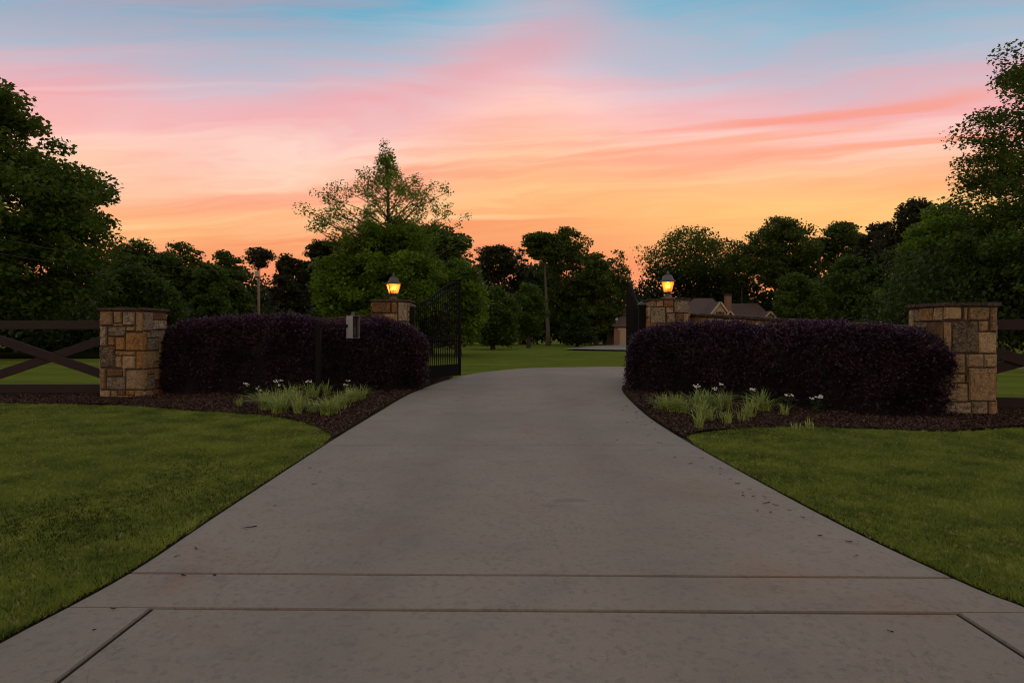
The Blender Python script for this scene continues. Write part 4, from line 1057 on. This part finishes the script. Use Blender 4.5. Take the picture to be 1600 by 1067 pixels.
# ------------------------------------------------------------------ trees
def interp(prof, z): return np.interp(z, [p[0] for p in prof], [p[1] for p in prof])
def crown_arrays(r, prof, ncl, cr, nlf, ll, lw, flat=.6, rmin=.35, off=(0, 0), rag=.16, updir=.6):
    z0, z1 = prof[0][0], prof[-1][0]
    zs = r.uniform(z0, z1, ncl * 6); w = interp(prof, zs) + .05; zs = r.choice(zs, ncl, p=w / w.sum())
    a = r.uniform(0, 2 * np.pi, ncl); rad = interp(prof, zs)
    ph = r.uniform(0, 6, 4); rad = rad * (1 + rag * np.sin(3 * a + ph[0] + zs * .8) + rag * .7 * np.sin(5 * a + ph[1] - zs * 1.7))
    q_ = np.sqrt(r.uniform(rmin ** 2, 1, ncl)); c = np.stack([off[0] + np.cos(a) * rad * q_, off[1] + np.sin(a) * rad * q_, zs], -1)
    sz = cr * r.uniform(.55, 1.35, ncl)
    idx = np.repeat(np.arange(ncl), (nlf * (sz / cr) ** 2).astype(int) + 3); n = len(idx)
    d = r.normal(0, 1, (n, 3)); d /= np.linalg.norm(d, axis=1, keepdims=True); d *= (r.random((n, 1)) ** .45) * sz[idx][:, None]; d[:, 2] *= flat
    p = c[idx] + d
    t = r.normal(0, 1, (n, 3)) * np.array([1, 1, .5]); t /= np.linalg.norm(t, axis=1, keepdims=True)
    u = r.normal(0, 1, (n, 3)) + np.array([0, 0, updir * 2]); b = np.cross(t, u); b /= (np.linalg.norm(b, axis=1, keepdims=True) + 1e-6)
    s = r.uniform(.6, 1.3, (n, 1)); t = t * ll * s / 2; b = b * lw * s / 2
    return np.stack([p - t, p + b, p + t, p - b], 1), c, sz
def tree(name, label, x, y, H, crowns, trunk_r, leafm, barkm, seed, nlimb=14, lean=(0, 0), group=None, trunk_top=.85, twig=False, limb_r=.35):
    r = np.random.default_rng(seed); g = float(gz(x, y)) - .05
    t = thing(name, label, 'tree', (x, y, g), 0, group)
    V = []; C = []
    for kw in crowns:
        v, c, sz = crown_arrays(r, **kw); V.append(v); C.append(c)
    V = np.concatenate(V); C = np.concatenate(C)
    def ax(z): s = z / H; return np.array([lean[0] * s * s + .02 * H * math.sin(4 * s + seed) * s, lean[1] * s * s, z])
    sh = np.array([lean[0], lean[1]])
    for arr in (V,):
        s = (arr[..., 2:3] / H) ** 2; arr[..., :2] += s * sh
    C[:, :2] += (C[:, 2:3] / H) ** 2 * sh
    n = len(V)
    add('crown', np_mesh('crown', V, np.arange(n * 4).reshape(-1, 4), leafm), t)
    m = MB(); zt = H * trunk_top; K = 9
    m.tube([ax(zt * k / K) - np.array([0, 0, .3 if k == 0 else 0]) for k in range(K + 1)], [trunk_r * (1.35 if k == 0 else 1) * (1 - .9 * (k / K) ** 1.1) + .012 for k in range(K + 1)], 9)
    sel = C[r.permutation(len(C))[:nlimb]] if nlimb < len(C) else C
    for c in sel:
        if c[2] < H * .12: continue
        zs = min(max(c[2] - math.hypot(c[0], c[1]) * r.uniform(.35, .8) - .3, H * .13), zt * .97)
        a = ax(zs); mid = a * .5 + c * .5 + np.array([0, 0, .08 * math.hypot(c[0], c[1])])
        rr_ = trunk_r * limb_r * (1 - zs / H) + .012
        m.tube([a, mid, c], [rr_, rr_ * .6, .008 + rr_ * .15], 5)
    m.build('trunk', barkm, t, smooth=True)
    return t
def bg(name, label, px, D, ytop, hw_px, seed, leaf='leaf_mid', bark='bark', ybot=525, shape='round', dens=1., lf=.30, nl=10, group=None, ncl=None, lean=(0, 0), tr=.2, rag=.18):
    """a tree given by where it stands (bearing, distance), its top and its half width"""
    x = px2w(px, D); g = float(gz(x, D)); H = topz(ytop, D) - g; hw = hw_px / FPX * D; zb_ = max(.4, topz(ybot, D) - g)
    if shape == 'round': prof = [(zb_, hw * .55), (zb_ + (H - zb_) * .3, hw), (zb_ + (H - zb_) * .62, hw * .92), (zb_ + (H - zb_) * .85, hw * .62), (H * .985, hw * .15)]
    elif shape == 'column': prof = [(zb_, hw * .6), (zb_ + (H - zb_) * .4, hw), (zb_ + (H - zb_) * .8, hw * .75), (H * .985, hw * .25)]
    elif shape == 'pine': zb_ = max(zb_, H * .55); prof = [(zb_, hw * .45), (zb_ + (H - zb_) * .5, hw), (zb_ + (H - zb_) * .85, hw * .75), (H * .985, hw * .3)]
    elif shape == 'cone': prof = [(zb_, hw), (zb_ + (H - zb_) * .5, hw * .65), (H * .98, hw * .05)]
    ncl = ncl or 60; cr = hw * .17 + .33; ncl = int(ncl * 2.1)
    n = int(46 * dens); lf *= 1.28
    return tree(name, label, x, D, H, [dict(prof=prof, ncl=ncl, cr=cr, nlf=n, ll=lf, lw=lf * .62, flat=.62 if shape != 'pine' else .45, rmin=.30, rag=rag)], tr, M[leaf], M[bark], seed, nl, lean, group)

# the big leafy tree on the left
D = 33; x = px2w(-140, D)
tree('shade_tree', 'huge dark leafy tree filling the left edge, over the fence', x, D, 15.9,
     [dict(prof=[(2.5, 6.5), (4.5, 9.2), (8.2, 9.3), (11, 7.6), (13.4, 5.2), (15.5, 1.9)], ncl=520, cr=1.20, nlf=240, ll=.26, lw=.19, flat=.55, rmin=.45, rag=.05)], .5, M['leaf_mid'], M['bark'], 3, 60)
# the oak rising behind the left gate pillar: thin feathery top, dense skirt
D = 34; x = px2w(603, D)
tree('willow_oak', 'oak with sparse feathery top against the sky behind the left lantern', x, D, 11.4,
     [dict(prof=[(5.8, 2.9), (6.9, 3.7), (8.3, 3.7), (9.0, 2.5), (9.5, 1.3), (10.2, .55), (11.3, .35)], ncl=300, cr=.37, nlf=52, ll=.15, lw=.065, flat=.9, rmin=.22, rag=.25),
      dict(prof=[(9.3, .9), (10.2, .5), (11.45, .12)], ncl=44, cr=.27, nlf=40, ll=.14, lw=.06, flat=1.0, rmin=.0, rag=.2),
      dict(prof=[(1.6, 2.0), (3.2, 3.2), (5.0, 3.1), (6.2, 2.1), (7.4, .9)], ncl=220, cr=.66, nlf=170, ll=.20, lw=.11, flat=.5, rmin=.35, rag=.12)], .20, M['leaf_bright'], M['bark'], 12, 235, limb_r=.28, trunk_top=.93)
bg('young_oak', 'light green young oak with bare trunk left of the feathery-topped oak', 528, 33, 392, 36, 21, 'leaf_bright', ybot=492, dens=1.6, lf=.16, ncl=70, nl=30, tr=.09)
bg('maple_tree', 'round mid-green tree directly right of the feathery-topped oak', 672, 41, 350, 66, 22, 'leaf_mid', ybot=530, dens=3.2, lf=.20, ncl=150, nl=30)
bg('maple_tree', 'lower green tree showing over the open left gate leaf', 716, 37, 410, 40, 23, 'leaf_bright', ybot=530, dens=2.4, lf=.18, ncl=100, nl=20)
# the right-hand trees
D = 27; x = px2w(1748, D)
tree('willow_oak', 'tall feathery oak cut by the right edge of the picture', x, D, 15.2,
     [dict(prof=[(3.0, 4.8), (6.0, 5.6), (9.5, 5.2), (12.0, 4.7), (13.8, 3.7), (15.0, 1.8)], ncl=620, cr=.86, nlf=185, ll=.18, lw=.095, flat=.55, rmin=.3, rag=.12),
      dict(prof=[(1.6, 4.9), (3.0, 6.2), (5.5, 6.3), (6.8, 5.0)], ncl=210, cr=.78, nlf=140, ll=.23, lw=.13, flat=.5, rmin=.45, rag=.12)], .32, M['leaf_mid'], M['bark'], 31, 110)
bg('leafy_tree', 'light green tree standing in front of the dark pines at right', 1478, 38, 322, 62, 32, 'leaf_bright', ybot=520, dens=3.2, lf=.19, ncl=150, nl=26)
bg('leafy_tree', 'low bright green bough-laden tree left of the outer right pillar', 1440, 34, 425, 55, 33, 'leaf_bright', ybot=520, dens=2.4, lf=.18, ncl=100, nl=16)
bg('pine_tree', 'black-green pine rising above the light green tree at right', 1432, 60, 312, 42, 34, 'leaf_pine', 'bark_pine', ybot=420, dens=2.2, lf=.24, ncl=80, rag=.3)
bg('pine_tree', 'dark conifer between the right oak and the tall dark pine', 1378, 68, 346, 52, 35, 'leaf_pine', 'bark_pine', ybot=520, dens=2.0, lf=.28, ncl=110)
# the wood, from left to right
bg('oak_tree', 'dark round tree emerging behind the huge left tree', 215, 58, 377, 62, 41, 'leaf_dark', ybot=525, dens=2.4, lf=.26, ncl=110)
bg('leafy_tree', 'lighter low tree just behind the outer left pillar', 212, 44, 418, 52, 42, 'leaf_mid', ybot=520, dens=2.4, lf=.2, ncl=90)
bg('oak_tree', 'dark round tree second from the huge left tree', 282, 60, 382, 48, 43, 'leaf_dark', ybot=525, dens=2.4, lf=.26, ncl=100)
bg('oak_tree', 'knobbly dark tree left of the utility pole', 350, 64, 392, 36, 44, 'leaf_dark', ybot=525, dens=2.2, lf=.26, ncl=80)
bg('leafy_tree', 'green upright tree between the knobbly tree and the huge left tree', 328, 50, 412, 26, 45, 'leaf_mid', ybot=525, shape='column', dens=2., lf=.22, ncl=60)
bg('pine_tree', 'small flat-crowned pine right behind the utility pole', 405, 68, 385, 20, 46, 'leaf_pine', 'bark_pine', ybot=418, shape='pine', dens=.8, lf=.2, ncl=36, tr=.16, nl=30)
bg('pine_tree', 'dark pine first right of the utility pole', 450, 72, 398, 28, 47, 'leaf_pine', 'bark_pine', ybot=525, dens=2., lf=.26, ncl=70)
bg('pine_tree', 'dark pine second right of the utility pole', 480, 74, 408, 24, 48, 'leaf_pine', 'bark_pine', ybot=525, dens=2., lf=.26, ncl=60)
bg('pine_tree', 'dark pine with tilted flat crown left of the feathery oak', 510, 72, 374, 27, 49, 'leaf_pine', 'bark_pine', ybot=412, shape='pine', dens=2., lf=.22, ncl=50, nl=20)
bg('pine_tree', 'open-crowned pine first right of the left gate', 776, 86, 382, 34, 50, 'leaf_pine', 'bark_pine', ybot=440, shape='pine', dens=1.5, lf=.26, ncl=75, nl=30, tr=.22)
bg('pine_tree', 'narrow pine between the open-crowned pine and the bare-trunked pine', 812, 88, 388, 22, 51, 'leaf_pine', 'bark_pine', ybot=520, dens=1.2, lf=.26, ncl=55, nl=16)
bg('leafy_tree', 'bright round low tree on the lawn edge right of the left gate', 770, 58, 446, 38, 52, 'leaf_mid', ybot=534, dens=2.6, lf=.22, ncl=90)
bg('leafy_tree', 'mid-green sapling left of the long bare pine trunk', 826, 66, 442, 26, 53, 'leaf_mid', ybot=525, shape='column', dens=1.8, lf=.22, ncl=60)
bg('pine_tree', 'tall pine with a long bare pale trunk in the centre', 857, 80, 362, 30, 54, 'leaf_dark', 'bark_pale', ybot=405, shape='pine', dens=2.0, lf=.26, ncl=70, nl=20, tr=.30, lean=(-1.0, 0))
bg('oak_tree', 'tallest knobbly tree in the centre of the wood', 893, 84, 352, 44, 55, 'leaf_dark', 'bark_pale', ybot=500, dens=2.0, lf=.28, ncl=120)
bg('leafy_tree', 'thin airy tree left of the right gate', 965, 84, 390, 26, 56, 'leaf_mid', ybot=500, dens=.8, lf=.24, ncl=70, nl=40)
bg('leafy_tree', 'mid-height tree just right of the tallest knobbly tree', 932, 80, 402, 30, 57, 'leaf_dark', ybot=520, dens=2., lf=.26, ncl=80)
bg('cedar_tree', 'dark conical evergreen at the lawn edge in the centre', 902, 74, 482, 24, 58, 'leaf_deep', ybot=533, shape='cone', dens=2., lf=.2, ncl=60)
bg('leafy_tree', 'leafy sapling in the wood left of the garage', 930, 86, 440, 24, 59, 'leaf_mid', ybot=530, shape='column', dens=1.6, lf=.22, ncl=60)
bg('oak_tree', 'wide airy oak behind the right lantern', 1078, 97, 356, 74, 60, 'leaf_mid', ybot=440, dens=1.0, lf=.30, ncl=150, nl=60, tr=.3, rag=.22)
bg('oak_tree', 'low wide tree behind the house chimney', 1120, 99, 420, 60, 61, 'leaf_dark', ybot=510, dens=2., lf=.28, ncl=90)
bg('leafy_tree', 'thin see-through tree in the gap right of the airy oak', 1158, 90, 392, 26, 62, 'leaf_mid', ybot=440, dens=.55, lf=.26, ncl=60, nl=40)
bg('oak_tree', 'broad tall oak with lumpy crown, largest right of the house', 1218, 84, 341, 54, 63, 'leaf_dark', 'bark_pale', ybot=440, dens=1.9, lf=.28, ncl=130, nl=40, tr=.28, rag=.22)
bg('oak_tree', 'tall gappy oak right of the broad lumpy one', 1312, 84, 345, 42, 64, 'leaf_dark', 'bark_pale', ybot=440, dens=1.6, lf=.28, ncl=90, nl=40, tr=.25, rag=.28)
bg('leafy_tree', 'bright green low tree right of the house roof', 1244, 62, 426, 34, 65, 'leaf_mid', ybot=520, dens=2., lf=.22, ncl=80)
bg('leafy_tree', 'mid-green tree below the tall gappy oak', 1330, 66, 400, 44, 66, 'leaf_mid', ybot=520, dens=2., lf=.24, ncl=90)
bg('leafy_tree', 'dark green tree between the low bright tree and the dark conifer', 1290, 72, 430, 40, 67, 'leaf_dark', ybot=525, dens=2., lf=.24, ncl=80)

# the rest of the wood reads as one dark mass
def wood(name, label, segs, seed, mat, lsz=1.0, per=85):
    r = np.random.default_rng(seed); V = []
    for x0, y0, x1, y1, H, n in segs:
        u = r.random(n); c = np.stack([x0 + (x1 - x0) * u, y0 + (y1 - y0) * u + r.uniform(-3, 3, n), gz(0, (y0 + y1) / 2) + r.uniform(.2, 1, n) * H * (1 + .18 * np.sin(u * 31) + .12 * np.sin(u * 77 + 1))], -1)
        idx = np.repeat(np.arange(n), per); k = len(idx); d = r.normal(0, 1, (k, 3)); d /= np.linalg.norm(d, axis=1, keepdims=True)
        p = c[idx] + d * (r.random((k, 1)) ** .4) * np.array([1.9, 1.9, 1.2])
        t = r.normal(0, 1, (k, 3)); t /= np.linalg.norm(t, axis=1, keepdims=True); b = np.cross(t, r.normal(0, 1, (k, 3)) + np.array([0, 0, 1.])); b /= np.linalg.norm(b, axis=1, keepdims=True)
        s = r.uniform(.6, 1.3, (k, 1)); t = t * .30 * s * lsz; b = b * .20 * s * lsz
        V.append(np.stack([p - t, p + b, p + t, p - b], 1))
    V = np.concatenate(V); n = len(V)
    o = add(name, np_mesh(name, V, np.arange(n * 4).reshape(-1, 4), mat)); tag(o, label, kind='stuff'); return o
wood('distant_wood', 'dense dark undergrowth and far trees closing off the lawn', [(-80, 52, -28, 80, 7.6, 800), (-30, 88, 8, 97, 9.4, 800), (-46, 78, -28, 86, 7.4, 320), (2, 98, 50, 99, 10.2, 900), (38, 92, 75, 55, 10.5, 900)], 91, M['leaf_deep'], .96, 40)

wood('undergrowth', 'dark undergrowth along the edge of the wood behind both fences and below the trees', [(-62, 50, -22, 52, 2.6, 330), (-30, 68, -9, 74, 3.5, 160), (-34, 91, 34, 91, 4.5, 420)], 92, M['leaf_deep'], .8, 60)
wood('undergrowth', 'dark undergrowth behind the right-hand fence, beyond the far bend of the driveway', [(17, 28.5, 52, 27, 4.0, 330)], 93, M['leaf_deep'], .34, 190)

# ------------------------------------------------------------------ house with garage wing
def hip(mb, x0, x1, y0, y1, z0, z1, r0, r1):
    ym = (y0 + y1) / 2
    mb.add([(x0, y0, z0), (x1, y0, z0), (x1, y1, z0), (x0, y1, z0), (r0, ym, z1), (r1, ym, z1)], [(0, 1, 5, 4), (1, 2, 5), (2, 3, 4, 5), (3, 0, 4), (3, 2, 1, 0)])
HD = 80.; hg = float(gz(0, HD))
h = thing('house', 'cream house with brown hip roofs, gables and brick chimney beyond the right wall', 'house', (0, 0, 0))
X = lambda p, D=HD: px2w(p, D)
Z = lambda y, D=HD: topz(y, D)
m = MB(); m.box(X(1076), X(1206), HD + .6, HD + 12, hg - .5, Z(503)); m.build('wall', M['stucco'], h)
m = MB(); hip(m, X(1056), X(1150), HD - .2, HD + 12.5, Z(504), Z(466, HD + 6), X(1086, HD + 6), X(1114, HD + 6)); m.build('roof', M['roof'], h)
m = MB(); hip(m, X(1128), X(1216), HD + .2, HD + 12, Z(504) + .02, Z(474, HD + 6), X(1128, HD + 6), X(1184, HD + 6)); m.build('roof', M['roof'], h)
m = MB(); m.box(X(1135, 82), X(1143, 82), 82, 82.9, Z(505, 82), Z(462, 82)); ch = m.build('chimney', M['brick'], h)
m = MB(); m.box(X(1134.3, 82), X(1143.7, 82), 81.93, 82.97, Z(462, 82) + .003, Z(459, 82)); m.build('chimney_cap', M['shutter'], ch)
def gable(xa, xm, xb, yt, yb, D, wmat, win):
    g = MB(); za, zt = Z(yb, D), Z(yt, D); xa, xm, xb = X(xa, D), X(xm, D), X(xb, D); dep = 4.5
    g.add([(xa, D, za), (xb, D, za), (xm, D, zt), (xa, D + .2, za), (xb, D + .2, za), (xm, D + .2, zt)], [(0, 1, 2), (5, 4, 3), (0, 3, 4, 1), (1, 4, 5, 2), (2, 5, 3, 0)]); gw = g.build('gable_wall', wmat, h)
    rf = MB()
    for s, xe in ((-1, xa), (1, xb)):
        rf.add([(xm, D - .22, zt + .12), (xe + s * .2, D - .22, za), (xe + s * .2, D + dep, za), (xm, D + dep, zt + .12), (xm, D - .22, zt + .24), (xe + s * .3, D - .22, za + .06), (xe + s * .3, D + dep, za + .06), (xm, D + dep, zt + .24)],
               [(0, 1, 2, 3), (7, 6, 5, 4), (0, 4, 5, 1), (1, 5, 6, 2), (2, 6, 7, 3), (3, 7, 4, 0)])
    rf.build('gable_roof', M['roof'], h)
    tr_ = MB()
    for s, xe in ((-1, xa), (1, xb)):
        tr_.beam((xm, D - .245, zt + .16), (xe + s * .24, D - .245, za + .02), .045, .20, (0, 0, 1))
    tr_.build('bargeboard', M['trim'], h)
    if win:
        w = MB(); ww, wh = .26, .72; zc = za + .15; N = 8
        pts = [(xm - ww, D - .02, zc), (xm + ww, D - .02, zc), (xm + ww, D - .02, zc + wh * .6)] + [(xm + ww * math.cos(a), D - .02, zc + wh * .6 + ww * math.sin(a)) for a in [math.pi * k / N for k in range(1, N)]] + [(xm - ww, D - .02, zc + wh * .6)]
        n_ = len(pts); w.add(pts + [(p[0], p[1] + .015, p[2]) for p in pts], [tuple(range(n_)), tuple(range(2 * n_ - 1, n_ - 1, -1))]); w.build('window', M['dark_glass'], gw)
        for s in (-1, 1):
            k = MB(); k.box(xm + s * .40 - .09, xm + s * .40 + .09, D - .05, D - .003, zc, zc + .62); k.build('shutter', M['shutter'], gw)
gable(1108, 1125, 1140, 474, 497, HD - .6, M['stucco'], True)
gable(1135, 1140, 1146, 488, 497, HD - 1.0, M['shutter'], False)
gable(1195, 1203, 1211, 489, 499, HD - .6, M['brick'], False)
# garage wing
m = MB(); m.box(X(957.5), X(1060), HD - 1, HD + 9, hg - .5, Z(510)); m.build('garage_wall', M['brick'], h)
m = MB(); m.box(X(966), X(1000), HD - 1.06, HD - 1.003, hg, Z(516)); gd = m.build('garage_door', M['door'], h)
for k in range(4):
    zz0 = hg + .05 + k * (Z(516) - hg - .08) / 4
    for j in range(3):
        mm = MB(); xa = X(966) + .1 + j * (X(1000) - X(966)) / 3; mm.box(xa, xa + (X(1000) - X(966)) / 3 - .2, HD - 1.085, HD - 1.062, zz0, zz0 + (Z(516) - hg) / 4 - .1); mm.build('panel', M['door'], gd)
m = MB(); m.box(X(963), X(1003), HD - 1.09, HD - 1.003, Z(516) + .002, Z(512.5)); m.build('lintel', M['trim'], h)
m = MB(); hip(m, X(952), X(1064), HD - 1.6, HD + 9.6, Z(510) + .005, Z(490, HD + 4), X(974, HD + 4), X(1040, HD + 4)); m.build('roof', M['roof'], h)
m = MB(); m.box(X(973, 83), X(986, 83), 83, 86, Z(505, 83), Z(487, 83)); m.build('wall', M['brick'], h)
m = MB(); hip(m, X(970, 82.7), X(989, 82.7), 82.6, 86.4, Z(487, 83) + .003, Z(480, 84), X(978, 84), X(981, 84)); m.build('roof', M['roof'], h)
dd = thing('satellite_dish', 'small white satellite dish on the garage roof', 'satellite dish', (X(964, 79.2), 79.2, Z(505.5)))
m = MB(); m.tube([(0, 0, 0), (0, 0, .42)], .025, 6); m.build('mast', M['white_paint'], dd)
m = MB(); m.lathe([(.02, 0), (.12, .03), (.2, .08), (.205, .085)], 14); o = m.build('dish', M['white_paint'], dd, (0, -.03, .5)); o.rotation_euler = (R(60), 0, R(-40))

# far white house under the left tree
hw = thing('house', 'small distant white house glimpsed under the left tree above the fence', 'house', (px2w(128, 64), 64, float(gz(0, 64))))
m = MB(); m.box(-2.1, 2.0, 0, 6, -.2, 3.0); m.build('wall', M['white_paint'], hw)
m = MB(); hip(m, -2.4, 2.3, -.3, 6.3, 3.003, 4.3, -1.0, .9); m.build('roof', simple('grey_roof', (.20, .22, .26), .8), hw)
for k in (-1.3, 0, 1.2):
    m = MB(); m.box(k - .35, k + .35, -.03, -.003, 1.0, 2.3); m.build('window', M['dark_glass'], hw)

# ------------------------------------------------------------------ utility pole and lines
UD = 60; ux = px2w(404, UD); ug = float(gz(0, UD))
up_t = thing('utility_pole', 'wooden utility pole with a box near its top, behind the left hedge', 'utility pole', (ux, UD, ug))
m = MB(); m.tube([(0, 0, -.3), (.02, 0, 4), (0, 0, topz(423, UD) - ug)], [.13, .12, .10], 10); m.build('pole', M['wood_pole'], up_t, smooth=True)
m = MB(); m.box(-.20, .20, -.46, -.12, topz(433, UD) - ug, topz(424, UD) - ug); m.build('transformer_box', M['trim'], up_t, bevel=.02)
m = MB(); m.tube([(.1, 0, topz(430, UD) - ug), (2.1, 1, .1)], .014, 5); m.build('guy_wire', M['cable'], up_t)
def line(label, a, b, sag):
    a, b = Vector(a), Vector(b); m = MB(); pts = []
    for k in range(25):
        s = k / 24; p = a.lerp(b, s); p.z -= sag * 4 * s * (1 - s); pts.append(p)
    m.tube(pts, .011, 5); tag(m.build('power_line', M['cable']), label, 'power line')
zt_ = topz(424, UD)
line('lower power line running from the utility pole across the left tree', (ux, UD - .12, zt_), (-20.5, 20, topz(353, 20)), .9)
line('upper power line running from the utility pole across the left tree', (ux, UD - .12, zt_ + .15), (-20.5, 20.2, topz(325, 20)), .7)
